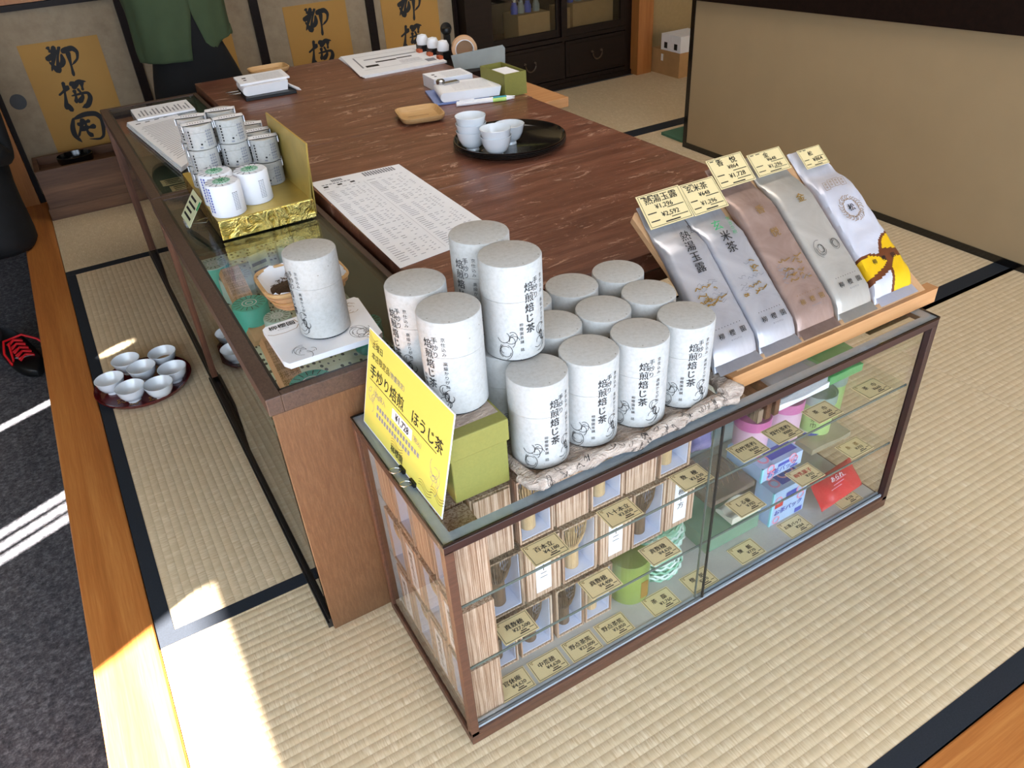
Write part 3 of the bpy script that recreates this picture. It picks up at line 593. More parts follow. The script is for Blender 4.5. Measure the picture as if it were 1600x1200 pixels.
def blob(name, label, cat, c, sx, sy, sz, m, seed=0, rough=.15, n=16, k=12, group=None):
    rnd = random.Random(seed); mb = MB(); ph = [rnd.uniform(0, 6.28) for _ in range(6)]; vs = []; fs = []; c = Vector(c)
    for j in range(k+1):
        th = math.pi * j / k - math.pi/2; cz = math.sin(th); cr = abs(math.cos(th)) ** .5
        for i in range(n):
            a = 2*math.pi*i/n; d = 1 + rough * (math.sin(3*a+ph[0]+j) + math.sin(5*a+ph[1]-j*.7) * .6) * .5
            vs.append(c + Vector((sx * cr * abs(math.cos(a))**.6 * (1 if math.cos(a) > 0 else -1) * d, sy * cr * abs(math.sin(a))**.6 * (1 if math.sin(a) > 0 else -1) * d, sz * cz + sz)))
    for j in range(k):
        for i in range(n): fs.append((j*n+i, j*n+(i+1) % n, (j+1)*n+(i+1) % n, (j+1)*n+i))
    fs.append(tuple(range(n))[::-1]); fs.append(tuple(k*n+i for i in range(n)))
    mb.add(vs, fs, m, True); return tag(mb.build(name, loc=c), label, cat, group)
blob('plastic_pack', 'crumpled purple tinted clear pack on the upper shelf by the pane join', 'plastic pack', (.474, .10, Z1), .022, .035, .036, 'purple', 3, .2)
# crimped paper bag mouth above
def crimped():
    mb = MB(); c = Vector((.478, .10, .365)); n = 26; vs = []; fs = []
    for i in range(n+1):
        x = -.028 + .056*i/n; d = .0045*(1 if i % 2 else -1)
        vs += [c + Vector((x, -.03 + d, -.012)), c + Vector((x, .0 + d*.3, .03)), c + Vector((x, .04 + d, -.008)), c + Vector((x, .0, -.03))]
    for i in range(n):
        for j in range(4): fs.append((4*i+j, 4*i+(j+1) % 4, 4*i+4+(j+1) % 4, 4*i+4+j))
    fs += [(3, 2, 1, 0), (4*n, 4*n+1, 4*n+2, 4*n+3)]
    mb.add(vs, fs, 'paperc'); return tag(mb.build('paper_bag', loc=c), 'cream pleated paper bag top on the purple pack, under the glass top', 'paper bag')
crimped()

# right half of the case
def tub(label, x, y, z, r, h, body, lid, group, text=None, lidh=.016):
    t = thing('tea_tub', label, 'tub', (x, y, z), group); o = (x, y, z)
    b = MB().lathe([(0, 0), (r*.93, 0), (r*.97, .003), (r, h), (r*.98, h+.001), (0, h+.001)], body, o, 36)
    if text: 
        d = (Vector((-.2, -.6, 0)) - Vector((x, y, 0))).normalized(); a0 = math.atan2(d.y, d.x)
        def fn(a, bb): ang = a0 + a/r; return Vector((x + (r+.0004)*math.cos(ang), y + (r+.0004)*math.sin(ang), z + h*.6 + bb))
        b.vtext(text, .012, (0, 0, 0), X, Z, 'ink', fn=fn)
    b.build('body', t)
    MB().lathe([(r*1.05, h+.0015-lidh*.3), (r*1.06, h+lidh*.6), (r*1.03, h+lidh), (r*.94, h+lidh), (r*.9, h+lidh*.75), (0, h+lidh*.75)], lid, o, 36).build('lid', t)
    return t
tub('pink patterned tub with bright pink lid, beside the green tub', .735, .135, Z2, .031, .082, 'pink', 'pinklid', 'pink tubs')
tub('pink patterned tub behind the 白竹茶杓 card, lid half hidden by wooden scoops', .655, .135, Z2, .031, .078, 'pink', 'pinklid', 'pink tubs')
tub('lime green tub with frosted lid in front of the pair', .800, .117, Z2, .030, .080, 'lime', 'frost', 'lime green tubs', '茶巾')
tub('lime green tub with frosted lid at the back right of the pair', .866, .145, Z2, .027, .080, 'lime', 'frost', 'lime green tubs', '茶巾')
for i, (x, m) in enumerate(((.600, 'cedard'), (.618, 'cab'), (.637, 'cab'))):
    tag(MB().pbox((x, .078, Z1+.001), (.011, 0, 0), (.012, .15, 0), (0, 0, .026 + .006*i), m).build('scoop_case', bevel=.001), ['narrow bamboo scoop case on the upper shelf, left of three', 'narrow dark bamboo scoop case on the upper shelf, middle of three', 'narrow dark bamboo scoop case on the upper shelf, right of three'][i], 'scoop case', 'bamboo scoop cases')
def wavy(name, label, cat, x0, x1, y0, y1, z, m, amp=.002, thick=.002, seed=1, group=None, mt=None, n=14):
    rnd = random.Random(seed); ph = [rnd.uniform(0, 6) for _ in range(4)]; mb = MB(); vs = []; fs = []
    def zz(a, b): return z + amp * (1 + math.sin(a*7+ph[0]+b*3) * .5 + math.sin(b*9+ph[1]-a*4) * .5)
    for k in (0, 1):
        for i in range(n+1):
            for j in range(n+1):
                a, b = i/n, j/n; vs.append((x0+(x1-x0)*a, y0+(y1-y0)*b, (zz(a, b) if k else z) + thick*k))
    q = (n+1)*(n+1)
    for i in range(n):
        for j in range(n):
            a = i*(n+1)+j; fs.append((q+a, q+a+n+1, q+a+n+2, q+a+1)); fs.append((a, a+1, a+n+2, a+n+1))
    for i in range(n):
        for (a, b) in ((i*(n+1), (i+1)*(n+1)), ((i+1)*(n+1)+n, i*(n+1)+n)): fs.append((a, b, q+b, q+a))
        for (a, b) in ((i+1, i), (n*(n+1)+i, n*(n+1)+i+1)): fs.append((a, b, q+b, q+a))
    mb.add(vs, fs, m, True)
    o = mb.build(name, loc=((x0+x1)/2, (y0+y1)/2, z)); 
    return tag(o, label, cat, group)
for k in range(3):
    wavy('clear_packet', ['flat clear plastic packet on the upper shelf, bottom of the pile', 'flat clear plastic packet on the upper shelf, middle of the pile', 'flat clear plastic packet topping the pile under the wooden rail'][k], 'plastic packet', .653+.004*k, .772-.003*k, .082+.003*k, .235, Z1+.002+.0125*k, ['paper', 'clearbag', 'clear'][k], .003, .007, k+4, 'clear plastic packets')
for k in range(2):
    wavy('green_packet', ['green wrapped packet on the upper shelf, lower of two', 'green wrapped packet on the upper shelf, upper of two'][k], 'green packet', .776, .860, .085+.004*k, .24, Z1+.002+.019*k, 'greenfilm', .002, .014, 9+k, 'green wrapped packets')
# blue tea filter packs
def pack(label, x0, x1, y0, y1, z0, z1, txt=None):
    t = thing('filter_pack', label, 'tea filter pack', ((x0+x1)/2, (y0+y1)/2, z0), 'blue tea filter packs')
    mb = MB().box((x0, y0, z0), (x1, y1, z1), 'blue').box((x0-.0006, y0-.0006, z0), (x0+.003, y0+.003, z1), 'cyan')
    o = Vector(((x0+x1)/2, y0-.0004, 0)); H_ = z1 - z0
    def q(cx, cz, w_, h_, m): mb.add([(o.x+cx-w_/2, o.y-.0002, z0+cz), (o.x+cx+w_/2, o.y-.0002, z0+cz), (o.x+cx+w_/2, o.y-.0002, z0+cz+h_), (o.x+cx-w_/2, o.y-.0002, z0+cz+h_)], [(0,1,2,3)], m)
    q(.004, H_*.62, .03, H_*.22, 'bluei'); q(-.026, H_*.5, .02, H_*.15, 'inkred'); q(.03, .002, .018, H_*.14, 'bluei')
    for fx, fz in ((-.032, .08), (.034, .55), (.028, .8), (-.034, .75)):
        mb.brush([[(.0075*math.cos(a), .0075*math.sin(a)) for a in [k*.5 for k in range(14)]]], 'pinkp', lambda a, b, fx=fx, fz=fz: Vector((o.x+fx*.85+a, o.y-.0003, z0+H_*fz*.9+.004+b)), .0016)
    mb.text('お茶パック', .0145, (o.x, o.y, z0+H_*.34), X, Z, 'bluei', bold=.05)
    # top
    mb.add([(x0+.03, y0+.01, z1+.0002), (x1-.004, y0+.01, z1+.0002), (x1-.004, y0+.035, z1+.0002), (x0+.03, y0+.035, z1+.0002)], [(0,1,2,3)], 'bluei')
    for cx, cy in ((x0+.02, y0+.02), (x0+.05, y1-.012), (x1-.02, y1-.01)):
        mb.brush([[(.009*math.cos(a), .009*math.sin(a)) for a in [k*.5 for k in range(14)]]], 'pinkp', lambda a, b, cx=cx, cy=cy: Vector((cx+a, cy+b, z1+.0003)), .002)
    mb.build('box', t, bevel=.001); return t
pack('pale blue tea filter box standing on the case floor, reading お茶パック', .655, .742, .062, .105, Z0, Z0+.082)
pack('pale blue tea filter pack lying on the lower glass shelf', .618, .715, .066, .150, Z2, Z2+.03)
# packets
def scribble(mb, cx, cy, z, r, seed, m='ink', n=10, w=.0004):
    rnd = random.Random(seed)
    for _ in range(n):
        a0 = rnd.uniform(0, 6.3); rr = r * rnd.uniform(.2, 1); ox, oy = rnd.uniform(-r, r)*.6, rnd.uniform(-r, r)*.6
        mb.brush([[(cx+ox+rr*math.cos(a0+k*.35)*.8, cy+oy+rr*math.sin(a0+k*.35)) for k in range(rnd.randint(5, 12))]], m, lambda a, b: Vector((a, b, z)), w)
wavy('sweets_packet', 'clear packet with brown fan pattern on the lower glass shelf', 'packet', .505, .605, .068, .16, Z2+.001, 'brownbag', .003, .006, 21)
wavy('sweets_packet', 'cream packet with red and blue swirl print on the lower glass shelf', 'packet', .745, .845, .068, .17, Z2+.001, 'creambag', .003, .008, 22)
mb = MB()
for k, (r_, m_) in enumerate(((.024, 'bluei'), (.019, 'paperc'), (.014, 'inkred'), (.008, 'paperc'))):
    mb.lathe([(r_, 0), (r_-.0032, .0006+.0002*k)], m_, (.785, .115, Z2+.0165+.0002*k), 28)
tag(mb.build('round_sticker', loc=(.785, .115, Z2+.0165)), 'round red and blue swirl sticker on the cream packet', 'sticker')
mb = MB(); 
for i in range(7): mb.tube([(.512+.012*i + .02*math.sin(a), .085+.05*a/1.5, Z2+.0165) for a in [k*.15 for k in range(11)]], .0006, 'cedard', 4)
tag(mb.build('straw_sprig', loc=(.55, .12, Z2+.016)), 'thin brown dried sprigs fanned over the clear packet', 'sprig')
def red_pack():
    mb = MB(); n = 14; vs = []; fs = []
    o = Vector((.752, .030, Z0+.004)); u = Vector((.108, .002, .012)); v = Vector((.018, .050, .024)); nn = Vector((0, -.3, .95)).normalized()
    for k in (1, -1):
        for i in range(n+1):
            for j in range(n+1):
                a, b = i/n, j/n; h = .011 * (max(0, math.sin(math.pi*a))**.5) * (max(0, math.sin(math.pi*b))**.6) + .0012*math.sin(a*19+b*7)*k
                vs.append(o + u*a + v*b + nn*h*k + nn*.010)
    q = (n+1)**2
    for i in range(n):
        for j in range(n):
            a = i*(n+1)+j; fs.append((a, a+n+1, a+n+2, a+1)); fs.append((q+a, q+a+1, q+a+n+2, q+a+n+1))
    mb.add(vs, fs, 'red', True)
    mb.text('あられ', .011, o+u*.5+v*.62+nn*.0225, u, v, 'paper', bold=.02)
    for a in (.28, .36, .44): mb.brush([[(a, .35), (a+.25, .35)]], 'pinkp', lambda p, q_: o + u*p + v*(q_+(a-.28)*1.2) + nn*.0228, .012)
    return tag(mb.build('sweets_packet', loc=o), 'glossy red packet leaning on the case floor at the right corner', 'packet')
red_pack()
wavy('paper_pad', 'green tinted pack of folded paper on the case floor by the pane join', 'paper pack', .515, .640, .075, .20, Z0+.001, 'greenflat', .002, .03, 31)
wavy('paper_wrap', 'crumpled beige paper lying on the green paper pack', 'paper', .575, .645, .078, .12, Z0+.037, 'paperc', .006, .003, 32)

# ================================================================== CANS
CR, CHH = .0386, .1299
def can_proto():
    t = thing('tea_can', 'x', 'tea can', (0, 0, 0), 'speckled grey paper tea cans')
    body = MB().lathe([(0, 0), (CR-.0022, 0), (CR-.0016, .0024)], 'ink', n=48)  # black foot ring, made taller to deepen the contact shadow
    body.lathe([(CR-.0016, .0024), (CR-.0004, .0027), (CR-.0003, .0828)], 'washi', n=56)
    lid = MB().lathe([(CR-.0006, .083), (CR, .0834), (CR, CHH-.0022), (CR-.0008, CHH-.0006), (CR-.0024, CHH), (0, CHH)], 'washi', n=56)
    def put(txt, size, ang, ztop, pitch=1.1, m='ink', bold=0):
        for i, ch in enumerate(txt):
            if ch == ' ': continue
            zc = ztop - i*size*pitch
            def fn(a, b, zc=zc): al = -math.pi/2 + R(ang) + a/CR; rr = CR + .00035; return Vector((rr*math.cos(al), rr*math.sin(al), zc + b))
            (lid if zc > .083 else body).text(ch, size, (0, 0, 0), X, Z, m, fn=fn, bold=bold)
    put('焙煎焙じ茶', .0132, 0, .1000, 1.06, bold=.03)
    put('手炒り', .0090, 15, .1060, 1.08)
    put('京仕込み', .0058, 31, .1080, 1.15); put('高級かりがね', .0058, 31, .0750, 1.12)
    put('柳櫻園茶舗', .0050, -18, .0520, 1.2); put('詰', .0050, -18, .0170)
    for a_ in (150, 158): put('・・・・・・・・・・・・・・・', .0036, a_, .1050, 1.3)
    # generic ink drawings: curled vines
    rnd = random.Random(5)
    for ca, cz, sc in ((-43, .026, .016), (26, .030, .014)):
        L = []
        for k in range(9):
            a0 = rnd.uniform(0, 6.28); rr = sc*rnd.uniform(.25, .75); ox = rnd.uniform(-sc, sc)*.45; oz = rnd.uniform(-sc, sc)*.8; sp = rnd.uniform(.25, .45); m_ = rnd.randint(8, 13)
            L.append([(ox + rr*(1-.05*j)*math.cos(a0+sp*j), oz + rr*(1-.05*j)*math.sin(a0+sp*j)*1.2) for j in range(m_)])
        def fn(a, b, ca=ca, cz=cz): al = -math.pi/2 + R(ca) + a/CR; return Vector(((CR+.0003)*math.cos(al), (CR+.0003)*math.sin(al), max(.003, cz + b)))
        body.brush(L, 'ink', fn, .00033)
    body.build('body', t); lid.build('lid', t)
    return t
CAM = Vector((-.2201, -.6055))
cans = [(.4145, .0674, .4291, .34, 'front row, rightmost, beside the wooden rail'), (.3369, .0680, .4291, .19, 'front row, third from the left'), (.2590, .0726, .4291, .45, 'front row, second from the left'), (.1811, .0720, .4291, .50, 'front row, leftmost, nearest the olive box'),
        (.4147, .1473, .4291, .3, 'middle row, rightmost, beside the leaning board'), (.3355, .1468, .4291, .3, 'middle row, third column'), (.2577, .1523, .4291, .3, 'middle row, second column, right of the stacked can'), (.1800, .1500, .4291, .5, 'middle row, directly under the stacked can'),
        (.4189, .2242, .4291, .3, 'back row, rightmost, by the table edge'), (.3396, .2293, .4291, .3, 'back row, third column'), (.2610, .2324, .4291, .3, 'back row, mostly hidden behind the stacked can'), (.1830, .2290, .4291, -.6, 'back row, under the rear stacked can'),
        (.1874, .1340, .5594, .52, 'stacked on top, tallest in the middle of the picture'), (.1879, .2113, .5594, -.72, 'stacked on top at the back, over the table corner'),
        (.0919, .2071, .5212, -.85, 'standing at the rear on the olive box'), (.0963, .1243, .5212, -.73, 'standing at the front on the olive box'),
        (.0260, .4359, .4982, -.95, 'standing on the white flat packet on the counter')]
proto = can_proto()
for i, (x, y, z, k, lb) in enumerate(cans):
    o = proto if i == 0 else copy_tree(proto)
    o.location = (x, y, z); d = CAM - Vector((x, y)); az = math.atan2(d.y, d.x)
    o.rotation_euler.z = az + math.asin(k) + math.pi/2
    o['label'] = 'speckled grey tea can ' + lb
# tray with wrapping cloth under the cans
t = thing('cloth_tray', 'shallow tray wrapped in beige printed cloth holding the cans', 'tray', (.30, .15, CH))
MB().box((.140, .030, CH+.0003), (.457, .266, CH+.0085), 'cloth').build('tray_floor', t, bevel=.003)
def cloth_roll():
    mb = MB(); rnd = random.Random(2)
    P = []; rs = []
    for k in range(41):
        f = k/40; P.append(Vector((.142 + .330*f, .0185 + .003*math.sin(f*9), CH + .0105 + .0015*math.sin(f*23)))); rs.append(.0095 + .0016*math.sin(f*31) + .001*math.sin(f*57) + (.004 if f > .93 else 0))
    mb.tube(P, rs, 'cloth', 12)
    mb.tube([(.142, .018, CH+.012), (.137, .05, CH+.014), (.134, .10, CH+.012), (.133, .26, CH+.010)], [.0095, .007, .006, .005], 'cloth', 10)
    mb.tube([(.470, .020, CH+.014), (.474, .05, CH+.014), (.468, .10, CH+.012), (.464, .26, CH+.010)], [.013, .011, .006, .005], 'cloth', 10)
    mb.tube([(.452, .022, CH+.02), (.468, .026, CH+.022), (.482, .016, CH+.016)], [.010, .012, .009], 'cloth', 10)
    mb.tube([(.150, .012, CH+.009), (.136, .022, CH+.012), (.128, .040, CH+.013)], [.006, .008, .005], 'cloth', 10)
    for s_ in range(80):
        f0 = rnd.uniform(.02, .97); a0 = rnd.uniform(-1.3, 1.5); L = []
        for j in range(9): L.append((f0 + (.008+.012*((s_*7) % 5)/5)*math.cos(j*(.5+.1*(s_ % 4))+s_)*(1-j*.08), a0 + .4*math.sin(j*.7+s_*1.3)))
        def fn(a, b):
            a = min(max(a, 0), 1); k = a*40; i0 = min(int(k), 39); p = P[i0].lerp(P[i0+1], k-i0); r_ = rs[i0] + (rs[i0+1]-rs[i0])*(k-i0) + .0004
            return p + Vector((0, -math.cos(b)*r_, math.sin(b)*r_))
        mb.brush([[p for p in L]], 'ink', fn, .0012 if False else .0011)
    return mb.build('rolled_cloth_edge', t)
cloth_roll()
# olive box
t = thing('gift_box', 'olive green paper gift box on the glass case under two cans', 'box', (.085, .15, CH))
MB().box((.046, .054, CH+.0003), (.1235, .252, CH+.078), 'olive').build('box_body', t, bevel=.0015)
MB().box((.0435, .0515, CH+.068), (.126, .2545, CH+.1008), 'olive').build('lid', t, bevel=.0015)
# paper slip under the can
tag(MB().box((.060, .070, .5210), (.1225, .135, .52115), 'cloth').build('paper_slip', loc=(.09, .1, .521)), 'pinkish slip of paper under the front can on the olive box', 'paper slip')
# yellow sign: leaning card held by two black clips
def sign():
    o = Vector((.013, .282, .4202)); u = Vector((.0245, -.9997, 0)).normalized(); nx = Vector((u.y, -u.x, 0)) * -1
    if nx.x < 0: nx = -nx
    v = (Z * math.cos(.235) + nx * math.sin(.235)).normalized(); Wd, Hh = .242, .149
    t = thing('sign_card', 'yellow sign card reading 手炒り焙煎 ほうじ茶 leaning on the case corner', 'sign', o + u*Wd/2)
    n = u.cross(v); n = n if n.x < 0 else -n
    mb = MB().pbox(o, u*Wd, v*Hh, -n*.0008, 'paper'); mb.pbox(o + n*.0002 + u*.002 + v*.002, u*(Wd-.004), v*(Hh-.004), -n*.0004, 'yellow')
    def P(a, b): return o + u*(a*Wd) + v*(b*Hh) + n*.0003
    def T(s, size, a, b, m='ink', bold=0, al='l'): mb.text(s, size, P(a, b), u, v, m, bold=bold, al=al)
    T('土曜日', .0115, .06, .87, 'ink'); T('本店限定品', .0115, .06, .76, 'ink'); T('（数量限定）', .0095, .30, .76, 'inkgrey')
    T('手炒り焙煎　ほうじ茶', .0215, .05, .60, 'ink', .03)
    mb.pbox(P(.05, .515), u*.20, v*.0008, n*.0002, 'ink')
    mb.pbox(P(.36, .37), u*.06, v*.016, n*.0001, 'paper'); T('120g袋入', .010, .12, .42, 'inkgrey'); mb.text('¥1,728', .0145, P(.485, .42) + n*.0002, u, v, 'ink', bold=.04); T('（税込）', .009, .62, .42, 'inkgrey')
    [mb.pbox(P(.17+.034*k, r_), u*.0055, v*.0065, n*.0002, 'inkgrey') for r_ in (.29, .21) for k in range(16 if r_ > .25 else 13)]; T('柳櫻園', .0125, .38, .08, 'ink', .03)
    rnd = random.Random(3)
    for ca, cb, r_ in ((.09, .35, .017), (.87, .28, .016)):
        for k in range(8):
            a0 = rnd.uniform(0, 6); rr = r_*rnd.uniform(.3, .9); ox, oz = rnd.uniform(-.4, .4)*r_, rnd.uniform(-1, 1)*r_
            mb.brush([[(ox+rr*math.cos(a0+.4*j)*.8, oz+rr*math.sin(a0+.4*j)) for j in range(9)]], 'inkgrey', lambda a, b, ca=ca, cb=cb: P(ca, cb) + u*a + v*b, .0003)
    for ca, cb in ((.05, .88), (.45, .12), (.80, .06), (.93, .12)):
        for k in range(3): mb.brush([[(-.018+.004*j, .003*math.sin(j*.8)+.004*k) for j in range(10)]], 'goldink', lambda a, b, ca=ca, cb=cb: P(ca, cb) + u*a + v*b, .0004)
    mb.build('card', t)
    for f in (.55, .68):
        c = o + u*(f*Wd)
        MB().pbox(c - v*.0 + n*.004 - u*.007, u*.014, v*.006, -n*.0085, 'black').tube([c + n*.004 + v*.004 + u*.006*math.cos(a) + n*.008*(1+math.sin(a)) for a in [k*.6 for k in range(11)]], .0006, 'steel', 5).build('binder_clip', t)
    return t
sign()

# ================================================================== LEANING BOARD WITH FIVE BAGS
A_ = math.atan(.585); UP = Vector((0, math.cos(A_), math.sin(A_))); NB = Vector((0, -math.sin(A_), math.cos(A_))); P0 = Vector((.5, .05, .45))
stand = thing('display_stand', 'leaning light wooden board with an orange front rail holding tea bags', 'display stand', (.70, .06, CH))
def BP(x, s, t=0): return Vector((x, P0.y, P0.z)) + UP*s + NB*t
bd = [(.500, -.012), (.915, -.012), (.915, .285), (.905, .296), (.512, .296), (.502, .288)]
MB().prism([(a - .5, b) for a, b in bd], BP(.5, 0, -.010), X, UP, NB*.010, 'board').build('back_board', stand, bevel=.001)
MB().prism([(0, 0), (.455, 0), (.455, .022), (0, .022)], (.484, .036, CH+.0004), X, Y, (0, 0, .026), 'rail').build('front_rail', stand, bevel=.0025)
MB().box((.51, .0585, CH+.0004), (.93, .10, CH+.0080), 'board').build('bottom_board', stand)
MB().box((.60, .215, CH+.0004), (.84, .262, CH+.110), 'board').build('prop_block', stand)
def bag(label, b0, b1, t0, t1, st, m, tagd, deco, thick=.026, sb=0.002, matfn=None):
    """pillow bag: bottom edge x b0..b1 at s=sb, neck x t0..t1 at s=st, tag folded flat above"""
    t = thing('tea_bag', label, 'tea bag', BP((b0+b1)/2, 0, .001), 'tea bags on the leaning board')
    mb = MB(); ns = 120 if matfn else 22; rings = []
    L = st + .052
    for i in range(ns+1):
        f = i/ns; s = sb + L*f
        g = (s - sb)/(st - sb); a = b0 + (t0-b0)*g; b = b1 + (t1-b1)*g
        h = thick
        if f < .10: h = thick*(.25 + .75*math.sin(f/.10*math.pi/2))
        if s > st - .055: h = thick*max(.08, 1 - ((s-(st-.055))/.075))
        if s > st - .015: h = min(h, .006)
        rings.append((s, a, b, max(h, .0022)))
    for _ in range(14 if matfn else 0): rings = [rings[0]] + [(r1[0], r1[1], r1[2], (r0[3]+2*r1[3]+r2[3])/4) for r0, r1, r2 in zip(rings[:-2], rings[1:-1], rings[2:])] + [rings[-1]]
    vs = []; fs = []; ths = [2*math.pi*j/16 for j in range(16)]
    if matfn:
        us = [1 - 2*k/64 for k in range(65)]; ths = [math.acos((1 if u_ >= 0 else -1)*abs(u_)**(1/.28)) for u_ in us] + [math.pi + math.pi*k/8 for k in range(1, 8)]
    N = len(ths)
    for i, (s, a, b, h) in enumerate(rings):
        cx, hw = (a+b)/2, (b-a)/2; y_base = .0012
        for j in range(N):
            th = ths[j]; ct, sn = math.cos(th), math.sin(th)
            px = cx + hw * (abs(ct)**.28)*(1 if ct > 0 else -1)
            pt = y_base + h/2 + h/2 * (abs(sn)**.45)*(1 if sn > 0 else -1)
            vs.append(BP(px, s, max(pt, .001) + (.0007*math.sin(s*160+th*6) if sn > 0 else 0)))
    for i in range(ns):
        for j in range(N): fs.append((i*N+j, i*N+(j+1) % N, (i+1)*N+(j+1) % N, (i+1)*N+j))
    fs.append(tuple(range(N))[::-1]); fs.append(tuple(ns*N+j for j in range(N)))
    mb.add(vs, fs, m, True)
    if matfn:
        for fi in range(ns*N):
            i, j = divmod(fi, N); th = (ths[j] + (ths[j+1] if j < N-1 else 2*math.pi))/2; cx_ = math.cos(th); fx = .5 + .5*(abs(cx_)**.28)*(1 if cx_ > 0 else -1)
            if math.sin(th) < 0: fx = 1.02 if cx_ > 0 else -.02
            q_ = matfn(fx, rings[i][0])
            if q_: mb.mi[fi] = mb.slot(q_)
    # bottom flap
    mb.add([BP(b0+.002, sb+.006, thick*.5), BP(b1-.002, sb+.006, thick*.5), BP(b1+.001, sb-.010, .012), BP(b0+.001, sb-.010, .012)], [(0,1,2,3), (3,2,1,0)], m)
    e1 = unit(Vector((( t0+t1) - (b0+b1), 0, 0))/2 + UP*(st-sb)); ex = X
    def Q(fx, s): g = (s-sb)/(st-sb); a = b0+(t0-b0)*g; b = b1+(t1-b1)*g; return BP(a + (b-a)*fx, s, thick + .0028)
    deco(mb, Q, e1)
    mb.build('bag_body', t)
    x0, x1, s0, s1, rows, sk = tagd
    g = MB(); O = BP(x0, s0, .014 + .0); u = X*(x1-x0); v = e1*(s1-s0) ; n = u.cross(v).normalized()
    O = O + n*.001
    g.pbox(O, u, v, n*.0007, 'tag'); Wt, Ht = u.length, v.length; O2 = O + n*.0008
    un, vn = u.normalized(), v.normalized()
    for (a, b, c, d) in ((.03, .03, .94, .012), (.03, .958, .94, .012), (.03, .03, .009, .94), (.961, .03, .009, .94)): g.quad(O2 + u*a + v*b + n*.0002, u*c, v*d, 'ink')
    for tx, fx, fy, sz, m_ in rows: g.text(tx, sz, O2 + u*fx + v*fy, un, vn, m_, bold=.03)
    for (a, b, c, d) in ((.08, .90, .10, .03), (.24, .90, .12, .03), (.55, .46, .38, .022), (.55, .17, .38, .022), (.08, .40, .2, .03), (.08, .17, .2, .03), (.38, .07, .34, .035)): g.quad(O2 + u*a + v*b + n*.0002, u*c, v*d, 'ink')
    g.build('price_card', t)
    return t
def logo(mb, Q, e1, s, m='ink'):
    for i, ch in enumerate('柳櫻園'): mb.text(ch, .0105, Q(.27+.25*i, s), X, e1, m, bold=.02)
    for i in range(9): mb.text('・', .007, Q(.22+.07*i, s+.013), X, e1, m)
    mb.text('KYOTO', .0035, Q(.55, s-.010), X, e1, 'inkgrey', sx=1.6)
def landscape(mb, Q, e1, s0, s1, seed, ms=('goldink', 'inkgrey')):
    rnd = random.Random(seed)
    for k in range(26):
        fx = rnd.uniform(.2, .8); s = rnd.uniform(s0, s1); L = []; a0 = rnd.uniform(0, 6)
        for j in range(rnd.randint(4, 9)): L.append((.0025*j*rnd.uniform(.6, 1.3) - .008, .0022*math.sin(j*1.3+a0)))
        o = Q(fx, s)
        mb.brush([L], ms[k % 2], lambda a, b, o=o: o + X*a + e1*b, .00035 if k % 2 else .0009)
def d1(mb, Q, e1):
    mb.vtext('熱湯玉露', .0190, Q(.55, .212), X, e1, 'ink', 1.04, bold=.02); mb.vtext('特上', .0075, Q(.74, .225), X, e1, 'ink'); landscape(mb, Q, e1, .085, .13, 1); logo(mb, Q, e1, .040)
def d2(mb, Q, e1):
    mb.text('玄', .0200, Q(.38, .212), X, e1, 'inkgreen', bold=.02); mb.vtext('米茶', .0205, Q(.45, .190), X, e1, 'ink', 1.06, bold=.02); mb.vtext('宇治の粉', .0080, Q(.72, .218), X, e1, 'inkgreen'); landscape(mb, Q, e1, .085, .14, 2); logo(mb, Q, e1, .040)
def d3(mb, Q, e1):
    mb.text('香', .0180, Q(.5, .215), X, e1, 'inkbrown', bold=.02); mb.text('悦', .0180, Q(.55, .168), X, e1, 'inkbrown', bold=.02); landscape(mb, Q, e1, .08, .12, 3, ('inkbrown', 'inkgrey')); logo(mb, Q, e1, .042, 'inkbrown')
def d4(mb, Q, e1):
    mb.text('金', .0185, Q(.55, .212), X, e1, 'goldink', bold=.04)
    rnd = random.Random(8)
    for cx in (.3, .72):
        o = Q(cx, .115)
        for k in range(7):
            r_ = rnd.uniform(.005, .014); a0 = rnd.uniform(0, 6); mb.brush([[(r_*math.cos(a0+.4*j)*.9, r_*math.sin(a0+.4*j)*1.2) for j in range(9)]], 'ink', lambda a, b, o=o: o + X*a + e1*b, .0003)
    logo(mb, Q, e1, .045)
def d5(mb, Q, e1):
    for i, ch in enumerate('柳櫻園'): mb.text(ch, .0100, Q(.25+.25*i, .060), X, e1, 'ink', bold=.02)
    # banner and wreath
    for i, (a, b) in enumerate(((.18, .218), (.34, .221), (.50, .221), (.66, .219))):
        o = Q(a, b); mb.brush([[(-.005, -.008), (-.005, .008), (.006, .008), (.006, -.008), (-.005, -.008)]], 'inkbrown', lambda p, q, o=o: o + X*p + e1*q, .0004); mb.vtext('極味', .0058, o + e1*.003, X, e1, 'inkbrown')
    rnd = random.Random(6)
    for k in range(26):
        a0 = k/26*6.28; o = Q(.48, .165) + X*.020*math.cos(a0) + e1*.022*math.sin(a0); r_ = rnd.uniform(.003, .006)
        mb.brush([[(r_*math.cos(a0+.8*j), r_*math.sin(a0+.8*j)) for j in range(6)]], 'inkbrown', lambda p, q, o=o: o + X*p + e1*q, .0005)
    mb.text('松', .0150, Q(.48, .165), X, e1, 'ink', bold=.04)
